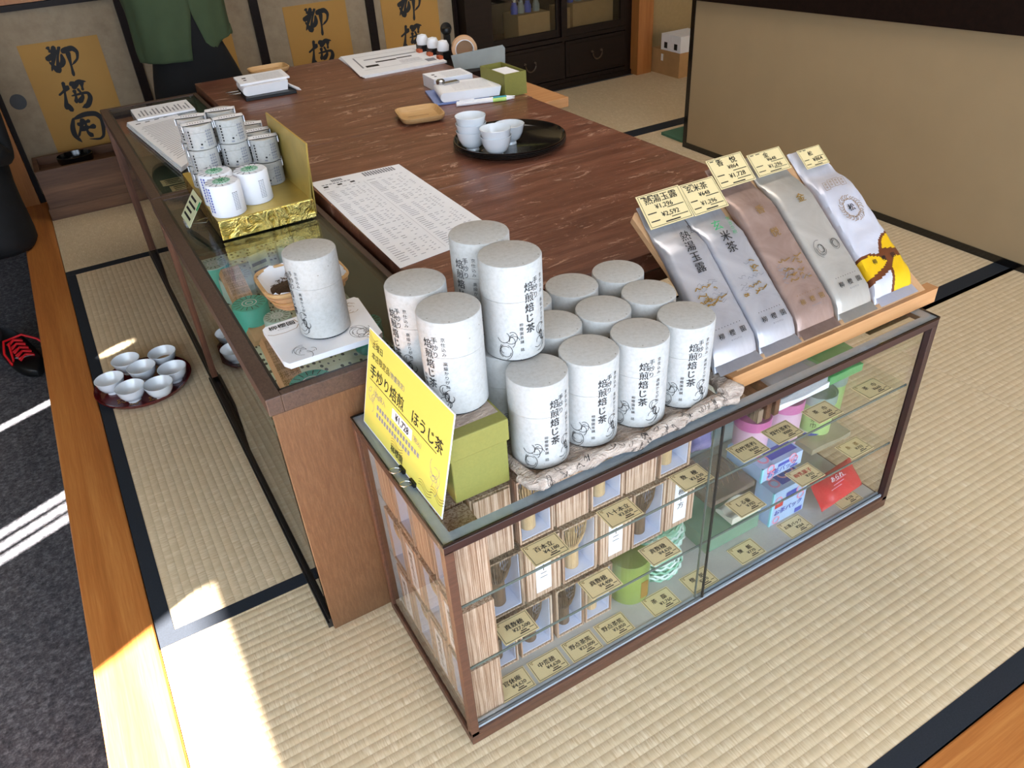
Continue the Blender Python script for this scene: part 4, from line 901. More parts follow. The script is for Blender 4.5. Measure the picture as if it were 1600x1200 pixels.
def foot(fx, s_):
    def inside(P, x, y):
        c_ = False; k = len(P)-1
        for q in range(len(P)):
            if (P[q][1] > y) != (P[k][1] > y) and x < (P[k][0]-P[q][0])*(y-P[q][1])/(P[k][1]-P[q][1]) + P[q][0]: c_ = not c_
            k = q
        return c_
    for P, m_ in (([(.62, .0775), (.97, .0700), (1.1, .100), (.84, .0985), (.72, .090)], 'bagyellow'), ([(-.1, .034), (.40, .046), (.56, .054), (.44, .065), (.22, .073), (-.1, .069)], 'bagyellow'), ([(.40, -.02), (1.1, -.02), (1.1, .054), (.80, .058), (.60, .042)], 'bagyellow'),
                  ([(-.1, -.02), (.32, -.02), (.52, .038), (.20, .030), (-.1, .026)], 'white'), ([(-.1, -.02), (1.1, -.02), (1.1, .106), (.82, .103), (.66, .094), (.55, .080), (.45, .070), (.22, .078), (-.1, .074)], 'bagbrown')):
        if inside(P, fx, s_): return m_
bag('silver tea bag reading 熱湯玉露 in black, leftmost on the leaning board', .459, .541, .5065, .5815, .247, 'silver', (.506, .592, .249, .314, [('熱湯玉露', .5, .78, .0165, 'ink'), ('¥1,296', .50, .56, .0125, 'ink'), ('¥2,592', .56, .30, .0125, 'ink')], 0), d1)
bag('silver tea bag reading 玄米茶 with a green first character', .546, .620, .583, .657, .247, 'silver', (.5935, .665, .248, .311, [('玄米茶', .42, .78, .0150, 'ink'), ('¥648', .54, .56, .0110, 'ink'), ('¥1,296', .54, .28, .0115, 'ink')], 0), d2)
bag('mauve brown tea bag reading 香悦, middle of the leaning board', .624, .704, .672, .748, .278, 'mauve', (.672, .750, .280, .342, [('香　悦', .5, .80, .0145, 'ink'), ('¥864', .60, .60, .0110, 'ink'), ('¥1,728', .60, .31, .0125, 'ink')], 0), d3)
bag('pearl grey tea bag reading 金 in gold, fourth on the leaning board', .711, .787, .756, .834, .278, 'pearl', (.757, .833, .281, .330, [('金', .5, .78, .0120, 'ink'), ('¥648', .60, .58, .0100, 'ink'), ('¥1,296', .60, .29, .0110, 'ink')], 0), d4)
bag('white tea bag with yellow and brown foot, rightmost on the leaning board', .795, .884, .848, .926, .262, 'white', (.860, .915, .268, .310, [('松', .45, .68, .0110, 'ink'), ('¥864', .62, .34, .0110, 'ink')], 0), d5, matfn=foot)

# ================================================================== ON THE NEAR COUNTER
HC = .488
# white flat packet under the can
t = thing('wrapped_packet', 'flat white paper packet with line drawings lying under the can on the counter', 'packet', (.02, .43, HC))
mb = MB().prism([(-.058, .380), (-.052, .368), (.085, .366), (.092, .372), (.102, .495), (.097, .503), (-.052, .494), (-.058, .488)], (0, 0, HC+.0003), X, Y, (0, 0, .0092), 'paper')
mb.text('柳櫻園', .0140, (-.030, .481, HC+.0096), X, Y, 'ink', bold=.03); mb.text('KYOTO', .005, (-.030, .471, HC+.0096), X, Y, 'inkgrey')
mb.brush([[(-.056, .466), (-.048, .460), (-.030, .458), (-.012, .462), (-.004, .475), (-.008, .490)]], 'inkbrown', lambda a, b: Vector((a, b, HC+.0097)), .0005)
scribble(mb, .065, .390, HC+.0097, .018, 3, 'ink', 14, .0003); scribble(mb, .075, .475, HC+.0097, .018, 4, 'inkbrown', 14, .0003); scribble(mb, -.02, .385, HC+.0097, .015, 5, 'ink', 8, .0003)
mb.build('packet', t, bevel=.001)
# basket with tea
t = thing('basket', 'small woven bamboo basket lined with white paper, half hidden behind the can', 'basket', (.035, .575, HC))
def basket():
    c = Vector((.038, .575, HC)); w1, d1_, w2, d2_ = .050, .040, .068, .058; h = .036
    def ring(f, inset=0):
        a, b = w1 + (w2-w1)*f - inset, d1_ + (d2_-d1_)*f - inset; L = []
        for k in range(40):
            th = 2*math.pi*k/40; ct, sn = math.cos(th), math.sin(th)
            L.append(c + Vector((a*(abs(ct)**.45)*(1 if ct > 0 else -1), b*(abs(sn)**.45)*(1 if sn > 0 else -1), .001 + h*f)))
        return L
    b = MB(); rings = [ring(f/5) for f in range(6)]; vs = sum(rings, []); fs = []
    for j in range(5):
        for i in range(40): fs.append((j*40+i, j*40+(i+1) % 40, (j+1)*40+(i+1) % 40, (j+1)*40+i))
    fs.append(tuple(range(40))[::-1]); b.add(vs, fs, 'board', False)
    for j, f in enumerate((.2, .5, .8)):
        L = ring(f, -.0015); b.tube([p + Vector((0, 0, .0)) for p in L], .0028, 'bamboo' if j % 2 else 'board', 5, closed=True, flat=.5)
    b.tube([p + Vector((0, 0, .001)) for p in ring(1)], .0034, 'bamboo', 6, closed=True)
    b.build('woven_sides', t)
    l = MB(); rnd = random.Random(4); r0 = ring(.15, .006); r1 = ring(.9, .004); r2 = [p + Vector((rnd.uniform(-.004, .004), rnd.uniform(-.002, .002), rnd.uniform(.002, .007))) for p in ring(1, .001)]
    vs = r0 + r1 + r2; fs = [(j*40+i, j*40+(i+1) % 40, (j+1)*40+(i+1) % 40, (j+1)*40+i) for j in range(2) for i in range(40)]; fs.append(tuple(range(40)))
    l.add(vs, fs, 'paper', True).build('paper_lining', t)
    lf = MB(); 
    vs = [c + Vector((0, 0, .026))]; 
    for k in range(40): vs.append(r1[k].lerp(c + Vector((0, 0, .02)), .18) + Vector((0, 0, -.016)))
    lf.add(vs, [(0, i+1, (i+1) % 40 + 1) for i in range(40)], 'tealeaf', True)
    for k in range(420):
        x, y = rnd.gauss(0, .020), rnd.gauss(0, .017); x = max(-.045, min(.045, x)); y = max(-.036, min(.036, y)); z_ = .034 - (x*x+y*y)*5 + rnd.uniform(0, .003); a = rnd.uniform(0, 6.3); p = c + Vector((x, y, z_)); d = Vector((math.cos(a), math.sin(a), rnd.uniform(-.3, .5)))*rnd.uniform(.002, .0045)
        lf.tube([p-d, p, p+d + Vector((0, 0, .0008))], .0006, 'tealeaf', 3, smooth=False)
    tag(lf.build('tea_leaves', t), 'dark brown loose tea leaves', kind='stuff')
basket()
# gold riser tray with open lid board
t = thing('gold_tray', 'gold foil covered riser with upright gold lid board on the counter', 'display tray', (.07, 1.07, HC))
MB().box((-.024, .893, HC+.0003), (.166, 1.232, HC+.0385), 'gold').build('foil_base', t, bevel=.0012)
MB().box((-.023, .894, HC+.0386), (.165, 1.231, HC+.0400), 'goldf').build('top_face', t)
lb_ = MB().prism([(.893, HC+.040), (1.13, HC+.040), (1.112, HC+.163), (.842, HC+.163)], (.1600, 0, 0), Y, Z, (.0035, 0, 0), 'goldf')
lb_.prism([(.900, HC+.004), (1.13, HC+.004), (1.10, HC+.145), (.872, HC+.145)], (.1668, 0, 0), Y, Z, (.0025, 0, 0), 'goldf'); lb_.build('lid_board', t, bevel=.0008)
GZ = HC + .0402
# small labelled cans
def small_can():
    t = thing('small_can', 'x', 'small can', (0, 0, 0), 'small white labelled cans on the gold tray'); r, h = .0278, .0465
    MB().lathe([(0, 0), (r-.001, 0), (r, .001), (r, h-.013)], 'washi', n=36).build('body', t)
    MB().lathe([(r+.0003, h-.0125), (r+.0004, h-.001), (r-.001, h), (r-.003, h-.0006), (0, h-.0006)], 'washi', n=36).build('lid', t)
    l = MB(); g = r + .0008   # paper strip label wrapping over the top
    def q(x0, x1, z0, z1, m, k=8, lift=0):
        vs = []; 
        for i in range(k+1):
            a = -math.pi/2 + (x0 + (x1-x0)*i/k)/r; vs += [Vector(((g+lift)*math.cos(a), (g+lift)*math.sin(a), z0)), Vector(((g+lift)*math.cos(a), (g+lift)*math.sin(a), z1))]
        l.add(vs, [(2*i, 2*i+2, 2*i+3, 2*i+1) for i in range(k)], m)
    l.box((-r-.001, -.012, h-.0004), (r+.001, .012, h+.0008), 'paper')
    for s_ in (-1, 1): l.box((s_*(r+.0012)-.0008, -.012, h-.012), (s_*(r+.0012)+.0008, .012, h+.0008), 'paper'); l.box((-r-.001, s_*.0122-.0004, h-.0004), (r+.001, s_*.0122+.0004, h+.0009), 'ink')
    for i in range(7): l.box((-.018+.005*i, -.003, h+.0009), (-.0155+.005*i, .002, h+.0011), 'inkgrey')
    for i in range(3):
        for j in range(6): q(.010+.0045*i, .0128+.0045*i, .006+.0055*j, .0095+.0055*j, 'inkgrey', 2, .0002)
    q(.0085, .0235, .0185, .0192, 'ink', 3, .0003); q(-.004, -.0005, .010, .0135, 'ink', 2, .0002); q(-.0065, -.001, .004, .007, 'inkgrey', 2, .0002); q(.004, .0052, .015, .017, 'ink', 1, .0002)
    for j in range(6): q(-.024, -.0205, .006+.0058*j, .0095+.0058*j, 'ink', 2, .0002); q(-.030, -.0275, .006+.0058*j, .0095+.0058*j, 'inkgrey', 2, .0002)
    l.build('paper_label', t); return t
sc = small_can(); first = True
rows = {'left': (.010, [1.060, 1.120], 3), 'middle': (.072, [1.060, 1.128], 3), 'right': (.128, [1.045, 1.104, 1.163], 2)}
rn = ['front', 'second', 'back']; ln = ['bottom', 'second', 'top']
for cn, (x, yy, hh) in rows.items():
    for ri, y in enumerate(yy):
        for k in range(hh):
            o = sc if first else copy_tree(sc); first = False
            o.location = (x + .0012*((k*7+ri*3) % 3 - 1), y + .001*((k*5+ri) % 3 - 1), GZ + .0002 + k*.0476); o.rotation_euler.z = R(-14 + 5*((k+ri) % 3))
            o['label'] = 'small white can on the gold tray, %s column, %s row, %s of its stack' % (cn, rn[ri], ln[k])
def wrapped(label, x, y, rz):
    t = thing('wrapped_can', label, 'wrapped can', (x, y, GZ+.0002), 'white wrapped cans with green tops'); r, h = .0335, .062; o = Vector((x, y, GZ+.0002))
    b = MB(); prof = [(0, 0), (r-.001, 0), (r, .0015), (r, h-.004), (r-.003, h-.0005), (0, h)]; b.lathe(prof, 'paper', o, 24, smooth=True)
    for i in range(14):      # pleats of the wrapping
        a = 2*math.pi*i/14; b.add([o + Vector((.017*math.cos(a), .017*math.sin(a), h+.0006)), o + Vector((.031*math.cos(a+.06), .031*math.sin(a+.06), h+.0008)), o + Vector((.031*math.cos(a+.14), .031*math.sin(a+.14), h+.0002)), o + Vector((.017*math.cos(a+.05), .017*math.sin(a+.05), h+.0003))], [(0,1,2,3)], 'inkgrey')
    for j in range(12):
        for c_ in range(3):
            a = -math.pi/2 + R(14 + 7*c_); z0 = .012+.003*j; g = r+.0005
            b.add([o + Vector((g*math.cos(a), g*math.sin(a), z0)), o + Vector((g*math.cos(a+.09), g*math.sin(a+.09), z0)), o + Vector((g*math.cos(a+.09), g*math.sin(a+.09), z0+.0012)), o + Vector((g*math.cos(a), g*math.sin(a), z0+.0012))], [(0,1,2,3)], 'inkgrey' if j < 11 else 'ink')
    for j in range(9):
        for a_ in (-62, -74):
            a = -math.pi/2 + R(a_); z0 = .010+.0055*j; g = r+.0005
            b.add([o + Vector((g*math.cos(a), g*math.sin(a), z0)), o + Vector((g*math.cos(a+.1), g*math.sin(a+.1), z0)), o + Vector((g*math.cos(a+.1), g*math.sin(a+.1), z0+.0038)), o + Vector((g*math.cos(a), g*math.sin(a), z0+.0038))], [(0,1,2,3)], 'bluei')
    b.build('paper_wrap', t)
    s_ = MB().lathe([(.017, h+.0002), (.017, h+.0012), (0, h+.0014)], 'tealp', o, 24); s_.text('茶', .018, o + Vector((0, 0, h+.0015)), X, Y, 'inkgreen', bold=.06)
    for i in range(16):
        a = 2*math.pi*i/16; s_.brush([[(.011*math.cos(a), .011*math.sin(a)), (.0160*math.cos(a), .0160*math.sin(a))]], 'inkgreen', lambda p, q: o + Vector((p, q, h+.0015)), .0011)
    s_.build('green_seal', t); t.rotation_euler.z = rz; return t
wrapped('white wrapped can with green seal, front left on the gold tray', .008, .929, 0)
wrapped('white wrapped can with green seal, front right on the gold tray', .071, .962, R(-6))
wrapped('white wrapped can with green seal, half hidden behind the other two', .010, .9975, R(8))
# small tag on a clip stand
t = thing('price_tag', 'small cream price tag with green sticker standing on the counter glass', 'price tag', (-.045, 1.02, HC))
o = Vector((-.067, 1.064, HC+.007)); u = Vector((0, -1, 0)); v = Vector((.037, 0, .048)).normalized()
mb = MB(); n = u.cross(v)
mb.pbox(o, u*.081, v*.061, n*.0008, 'tagpale')
for j in range(4): mb.pbox(o + u*.010 + v*(.010+.012*j) + n*.0009, u*(.056 - .012*(j % 2)), v*.005, n*.0002, 'ink')
mb.pbox(o + u*.074 + v*.038 + n*.001, u*.009, v*.018, n*.0004, 'inkgreen'); mb.build('card', t)
MB().tube([(-.055, 1.02, HC+.0012), (-.030, 1.01, HC+.0012), (-.022, 1.02, HC+.004), (-.028, 1.035, HC+.0012), (-.045, 1.03, HC+.0012), (-.050, 1.022, HC+.010)], .001, 'steel', 6).box((-.070, 1.008, HC+.0003), (-.060, 1.036, HC+.0085), 'clear').build('clip', t)
# inside the near counter
SZ = .331
def drum(label, x, y, r, h, m, top):
    t = thing('tea_drum', label, 'round tea tin', (x, y, SZ), 'teal tins inside the counter'); o = Vector((x, y, SZ))
    MB().lathe([(0, .0003), (r*.94, .0003), (r, .003), (r, h-.001), (r*.98, h)], m, o, 36).build('body', t)
    l = MB().lathe([(r*.99, h), (r*.97, h+.0015), (0, h+.002)], top, o, 36)
    for k in range(16):
        a = k*.39; l.brush([[(r*.55*math.cos(a), r*.55*math.sin(a)), (r*.9*math.cos(a), r*.9*math.sin(a))]], 'ink' if m != 'teal' else 'darkwood', lambda p, q: o + Vector((p, q, h+.0025)), .0007)
    l.brush([[(r*.4*math.cos(a*.4), r*.4*math.sin(a*.4)) for a in range(17)], [(r*.2*math.cos(a*.5), r*.2*math.sin(a*.5)) for a in range(13)]], 'paper', lambda p, q: o + Vector((p, q, h+.0025)), .0008)
    l.build('printed_top', t); return t
drum('teal tin in the counter right under the near glass edge', -.008, .470, .037, .058, 'teal', 'teal')
drum('teal tin in the counter left of the basket', -.022, .800, .034, .060, 'teal', 'teal')
drum('pale tin in the counter beside the teal one left of the basket', .012, .740, .026, .048, 'tealp', 'tealp')
drum('teal tin in the counter against the back panel', .140, .605, .028, .055, 'teal', 'teal')
drum('teal tin in the counter far left below the price tag', -.040, 1.02, .030, .062, 'teal', 'tealp')
drum('pale tin in the counter next to the far left teal tin', -.012, .960, .034, .050, 'tealp', 'tealp')
drum('grey green tin in the counter in front of the gold tray', .135, 1.04, .034, .055, 'tealp', 'tealp')
for i, (x, y) in enumerate(((-.052, .44), (-.046, .76))):
    t = thing('wooden_plaque', ['slanted wooden plaque with handwriting inside the counter at the near left', 'slanted wooden plaque with handwriting inside the counter left of the basket'][i], 'wooden plaque', (x, y, SZ), 'wooden plaques in the counter')
    o = Vector((x, y-.02, SZ+.001)); u = Vector((.035, .0, 0)); v = Vector((0, .19, .075))
    mb = MB().pbox(o, u, v, Vector((.006, -.004, .012)), 'board')
    n_ = u.cross(v).normalized()
    for k in range(3): mb.vtext('煎茶玉露抹茶焙茶', .016, o + u*(.22+.28*k) + v*.92 + Vector((.006, -.004, .012)), u, v, 'inkbrown', 1.15)
    mb.build('plank', t)
    MB().box((x+.004, y+.10, SZ), (x+.030, y+.12, SZ+.05), 'board').build('foot', t)
for i, (x, y) in enumerate(((-.072, .40), (.055, .42), (.030, .98))):
    o = Vector((x, y, SZ+.001)); u = Vector((.045, .015, 0)); v = Vector((-.004, .012, .070)); mb = MB().pbox(o, u, v, Vector((0, .0008, 0)), 'tagpale')
    for j in range(3): mb.pbox(o + u*.1 + v*(.2+.22*j) - Vector((0, .0004, 0)), u*.75, v*.1, Vector((0, .0002, 0)), 'ink')
    tag(mb.build('price_tag', loc=(x, y, SZ)), ['cream price tag inside the counter at the near left corner', 'cream price tag inside the counter under the white packet', 'cream price tag inside the counter before the gold tray'][i], 'price tag', 'price tags in the near counter')
wavy('glass_noodle_pack', 'clear wrapped packet inside the counter by the near glass edge', 'packet', .07, .15, .36, .46, SZ+.001, 'clearbag', .008, .02, 41)

# ================================================================== ON THE FAR COUNTER
def printed_sheet(name, label, cat, pts, z, th=.0004, lines=(), m='paper', group=None, lm='inkgrey', stack=1):
    """flat sheet(s): pts four corners (near-left, near-right, far-right, far-left); lines (u0,u1,v,h)"""
    a, b, c, d = [Vector((p[0], p[1], z)) for p in pts]
    mb = MB().prism([(p[0], p[1]) for p in pts], (0, 0, z), X, Y, (0, 0, th), m)
    def F(u, v): return (a.lerp(b, u)).lerp(d.lerp(c, u), v) + Vector((0, 0, th + .0003))
    for (u0, u1, v0, v1, mm) in lines: mb.add([F(u0, v0), F(u1, v0), F(u1, v1), F(u0, v1)], [(0,1,2,3)], mm)
    return tag(mb.build(name, loc=(a+c)/2), label, cat, group)
rnd = random.Random(12); L = []
for c0, c1 in ((.05, .45), (.52, .97)):
    for j in range(46):
        v_ = .04 + j*.0185
        for (x_, w_, p_) in ((c0, .10, 1), (c0+.13, .05, .85), (c0+.20, .05, .7), (c0+.27, .035, .6), (c0+.32, .03, .8), (c0+.37, .03, .8)):
            if rnd.random() < p_ and not (j % 9 == 8): L.append((x_, x_ + w_*rnd.uniform(.6, 1), v_, v_+.0042, 'inkpale' if rnd.random() < .8 else 'inkgrey'))
L += [(.485, .487, .03, .88, 'inkgrey')] + [(.07+.04*i, .10+.04*i, .925, .935, 'inkgrey') for i in range(8)] + [(x_, x_+.05, .895, .912, 'ink') for x_ in (.07, .22, .36)] + [(.55+.03*i, .57+.03*i, .93, .985, 'inkgrey') for i in range(12)] + [(.20+.02*i, .215+.02*i, .95, .98, 'inkgrey') for i in range(6)] + [(.62, .66, .012, .022, 'ink'), (.72, .76, .012, .022, 'ink'), (.82, .86, .012, .022, 'ink')]
printed_sheet('price_list', 'white printed price list sheet on the brown table near the cans', 'price list', [(.196, .537), (.406, .566), (.410, 1.030), (.206, 1.045)], .5053, .0006, L)
L2 = [(.1+.05*(i % 2), .9, .12+.03*i, .126+.03*i, 'inkgrey') for i in range(24)] + [(.1+.2*i, .2+.2*i, .90, .915, 'ink') for i in range(4)]
for k in range(3): printed_sheet('leaflet', ['printed leaflet at the bottom of the stack on the dark counter', 'printed leaflet in the middle of the stack on the dark counter', 'printed leaflet on top of the stack on the dark counter'][k], 'leaflet', [(-.010+.002*k, 1.372), (.095, 1.50), (.078, 1.915), (-.060+.002*k, 1.890)], HC+.0004+.0040*k, .0034, L2 if k == 2 else [], group='leaflets on the dark counter')
t = thing('business_card_stack', 'long white printed card stack in a clear holder at the counter end', 'card stack', (.05, 1.93, HC))
MB().box((-.030, 1.868, HC+.0003), (.134, 2.000, HC+.014), 'clear').build('holder', t, bevel=.001)
mb = MB().box((-.028, 1.870, HC+.0145), (.132, 1.998, HC+.0195), 'paper')
for i in range(14): mb.quad((-.018+.0105*i, 1.89, HC+.0197), (.004, 0, 0), (0, .07 - .03*((i*5) % 3 == 0), 0), 'inkgrey')
mb.build('cards', t)
for i in range(2):
    yy = 1.385 + .060*(1-i); xx = -.052 + .012*i
    mb = MB().box((xx, yy, SZ+.11), (xx+.055, yy+.048, SZ+.111), 'tag')
    for j in range(3): mb.quad((xx+.008, yy+.008+.013*j, SZ+.1112), (.038 - .006*(j % 2), 0, 0), (0, .005, 0), 'ink')
    tag(mb.build('price_card', loc=(xx, yy, SZ+.11)), ['gold price card dim inside the far counter, farther of two', 'gold price card dim inside the far counter, nearer of two'][i], 'price card', 'gold price cards in the far counter')
tag(MB().box((-.08, 1.27, SZ+.0005), (.17, 1.52, SZ+.1098), 'black').build('display_box', loc=(.05, 1.4, SZ)), 'black box inside the far counter carrying two price cards', 'display box')

# ================================================================== ON THE TABLE
TZ = .505
# round lacquer tray
t = thing('round_tray', 'round black lacquer tray with a raised rim on the table', 'tray', (.677, .985, TZ)); o = Vector((.677, .985, TZ))
MB().lathe([(0, .0005), (.110, .0005), (.124, .004), (.130, .012), (.1315, .021), (.1295, .0215), (.125, .013), (.118, .0075), (0, .0065)], 'lacquer', o, 72).build('tray_body', t)
mb = MB()
for z_ in (.010, .0135, .017): mb.tube([o + Vector((.1318*math.cos(a), .1318*math.sin(a), z_)) for a in [2*math.pi*k/72 for k in range(72)]], .0007, 'blackm', 4, closed=True)
mb.build('rim_lines', t)
def cup_mesh(r=.0355, h=.045):
    mb = MB(); mb.lathe([(0, .002), (r*.34, .002), (r*.38, 0), (r*.44, 0), (r*.40, .0055), (r*.50, .008), (r*.70, h*.30), (r*.87, h*.58), (r*1.0, h), (r*.975, h+.0004), (r*.95, h-.001), (r*.82, h*.58), (r*.65, h*.33), (r*.45, .0105), (0, .0095)], 'ceramic', n=40); return mb
cupA = cup_mesh().build('tea_cup'); used = False
def cup(x, y, z, label, group, tilt=None, src=None):
    global used
    o = cupA if not used else cupA.copy()
    if used: COL.objects.link(o)
    used = True; o.location = (x, y, z); return tag(o, label, 'tea cup', group)
for (x, y, n_, nm_) in ((.582, .992, 3, 'stack of three'), (.606, .921, 2, 'stack of two')):
    for k in range(n_):
        cup(x, y, TZ+.0068+k*.0165, 'white porcelain cup on the black tray, %s of the %s' % (['bottom', 'middle' if n_ == 3 else 'top', 'top'][k], nm_), 'white cups on the black tray')
cup(.672, .975, TZ+.0068, 'single white porcelain cup on the black tray behind the stack of two', 'white cups on the black tray')
# bamboo money trays
def money_tray(label, cx, cy, w_, d_, rz, m='bamboo'):
    t = thing('bamboo_tray', label, 'bamboo tray', (cx, cy, TZ), 'bamboo money trays'); mb = MB(); n = 48; rings = []; O = Vector((cx, cy, TZ))
    for (f, z_) in ((.80, .002), (.92, .005), (1.0, .015), (1.0, .018), (.94, .0185), (.88, .012), (.80, .007)):
        for k in range(n):
            th = 2*math.pi*k/n; ct, sn = math.cos(th), math.sin(th)
            rings.append(O + Vector((w_/2*f*(abs(ct)**.38)*(1 if ct > 0 else -1), d_/2*f*(abs(sn)**.38)*(1 if sn > 0 else -1), z_)))
    fs = [(j*n+i, j*n+(i+1) % n, (j+1)*n+(i+1) % n, (j+1)*n+i) for j in range(6) for i in range(n)] + [tuple(range(n))[::-1], tuple(6*n+i for i in range(n))]
    mb.add(rings, fs, m, True); mb.build('tray_body', t)
    MB().box((cx-w_*.28, cy-.0006, TZ+.0072), (cx+w_*.2, cy+.0006, TZ+.0076), 'whiskd').build('groove', t); t.rotation_euler.z = rz
money_tray('rounded bamboo tray on the table beside the stacked cups', .604, 1.330, .118, .130, R(-12))
money_tray('rounded bamboo tray at the far left corner of the table', .437, 2.165, .13, .09, R(0))
# large papers
L3 = [(.2, .85, .62, .66, 'inkgrey'), (.3, .55, .45, .50, 'ink'), (.56, .75, .48, .52, 'ink'), (.1, .12, .3, .8, 'inkgrey'), (.1, .9, .2, .206, 'inkgrey'), (.1, .9, .82, .826, 'inkgrey'), (.82, .93, .12, .25, 'inkgrey'), (.15, .3, .3, .38, 'ink')] + [(.55, .8, .25+.03*i, .256+.03*i, 'inkgrey') for i in range(5)]
for k in range(3): printed_sheet('notice_sheet', ['large white sheet at the bottom of the pile at the far table edge', 'large white sheet in the middle of the pile at the far table edge', 'large printed white sheet on top of the pile at the far table edge'][k], 'paper sheet', [(.655-.005*k, 1.850+.006*k), (.945, 1.850), (.985, 2.190-.010*k if k else 2.19), (.690+.004*k, 2.19)] if True else None, TZ+.0003+.0022*k, .0014, L3 if k == 2 else [], group='large sheets at the far table edge')
def pad(label, o, u, v, h, m='paper', spiral=False, group=None):
    o, u, v = Vector(o), Vector(u), Vector(v); mb = MB().pbox(o, u, v, Vector((0, 0, h)), m); t_ = o + Vector((0, 0, h+.0003))
    for i in range(5): mb.quad(t_ + u*.35 + v*(.12+.15*i), u*.55, v*.02, 'inkgrey')
    mb.quad(t_ + u*.12 + v*.55, u*.08, v*.12, 'ink'); mb.quad(t_ + u*.12 + v*.3, u*.06, v*.1, 'ink')
    return tag(mb.build('notepad', loc=o, bevel=.0008), label, 'notepad', group)
def rolled(label, o, u, v, h, group=None):   # thick pad whose top pages are folded back over the edge
    o, u, v = Vector(o), Vector(u), Vector(v); mb = MB(); un = u.normalized(); r_ = h/2; P = []
    path = [(u.length, h), (r_, h)] + [(r_ - r_*math.sin(a), r_ + r_*math.cos(a)) for a in [math.pi*k/8 for k in range(9)]] + [(u.length*.96, 0)]
    vs = []; 
    for k in (0, 1):
        for (a, z_) in path: vs.append(o + un*a + v*k + Vector((0, 0, z_)))
    q = len(path); mb.add(vs, [(i, i+1, q+i+1, q+i) for i in range(q-1)] + [tuple(range(q)), tuple(range(q, 2*q))[::-1]], 'paper', True)
    for i in range(6): mb.quad(o + u*.25 + v*(.15+.12*i) + Vector((0, 0, h+.0004)), u*.6, v*.012, 'inkgrey')
    return tag(mb.build('receipt_pad', loc=o), label, 'receipt pad', group)
def pen(label, a, b, body, grip, r=.0045, group='pens on the table'):
    a, b = Vector(a), Vector(b); t = thing('pen', label, 'pen', a, group); 
    MB().tube([a, a.lerp(b, .62)], [r, r], body, 10).build('barrel', t); MB().tube([a.lerp(b, .62), a.lerp(b, .85)], [r*1.05, r*1.05], grip, 10).build('grip', t)
    MB().tube([a.lerp(b, .85), a.lerp(b, 1)], [r*.95, r*.2], 'paper', 10).build('tip', t); MB().tube([a.lerp(b, .05)+Vector((0, 0, r*1.2)), a.lerp(b, .3)+Vector((0, 0, r*1.2))], r*.25, body, 6).build('clip', t)
# left group: black clipboard, pads, pens
tag(MB().pbox((.276, 1.842, TZ+.0003), (.150, -.012, 0), (.012, .150, 0), (0, 0, .009), 'black').build('clipboard', loc=(.35, 1.9, TZ), bevel=.001), 'black clipboard under the receipt pad at the left end of the table', 'clipboard')
rolled('thick white receipt pad with folded back pages on the black clipboard', (.276, 1.862, TZ+.0098), (.138, -.004, 0), (.008, .110, 0), .026)
pad('small white notepad lying on the left receipt pad', (.276, 1.880, TZ+.0365), (.150, -.004, 0), (.008, .112, 0), .006)
pen('white pen sticking out left of the receipt pad, nearer one', (.258, 1.905, TZ+.0145), (.274, 1.9, TZ+.0145), 'steel', 'steel', .0035) if False else None
for i in range(2): tag(MB().tube([(.245+.006*i, 1.925-.03*i, TZ+.016), (.262, 1.92-.03*i, TZ+.016), (.2745, 1.918-.03*i, TZ+.016)], [.002, .003, .003], 'steel', 8).tube([(.245+.006*i, 1.925-.03*i, TZ+.016), (.24, 1.93-.03*i, TZ+.0145)], .0015, 'steel', 6).build('binder_clip', loc=(.25, 1.92-.03*i, TZ)), ['silver binder clip on the left receipt pad edge, farther one', 'silver binder clip on the left receipt pad edge, nearer one'][i], 'binder clip', 'binder clips on the left pad')
pen('white pen lying on the black clipboard edge', (.418, 1.93, TZ+.0143), (.432, 1.80, TZ+.0143), 'paper', 'paper')
# right group
tag(MB().pbox((.685, 1.405, TZ+.0003), (.150, -.040, 0), (.040, .150, 0), (0, 0, .006), 'navy').build('clipboard', loc=(.77, 1.5, TZ), bevel=.001), 'pale blue clipboard under the pads at the right side of the table', 'clipboard')
rolled('white receipt pad with curled pages on the blue clipboard', (.702, 1.402, TZ+.0068), (.168, -.045, 0), (.035, .118, 0), .024)
pad('white notepad with dark clips behind the curled receipt pad', (.752, 1.545, TZ+.0003), (.120, -.015, 0), (.006, .090, 0), .034)
t = thing('bulldog_clip', 'round silver bulldog clip on the curled receipt pad', 'clip', (.765, 1.50, TZ+.0312))
MB().lathe([(0, 0), (.012, 0), (.013, .008), (.009, .012), (0, .013)], 'steel', (.752, 1.500, TZ+.0312), 20).build('disc', t); MB().box((.752, 1.475, TZ+.0312), (.800, 1.495, TZ+.036), 'steel').build('jaw', t)
pen('white and teal pen in front of the curled receipt pad', (.735, 1.372, TZ+.0052), (.895, 1.328, TZ+.0052), 'paper', 'tealpen', .005)
pen('white and lime pen behind the teal one', (.728, 1.360, TZ+.0052), (.885, 1.312, TZ+.0052), 'paper', 'limepen', .005)
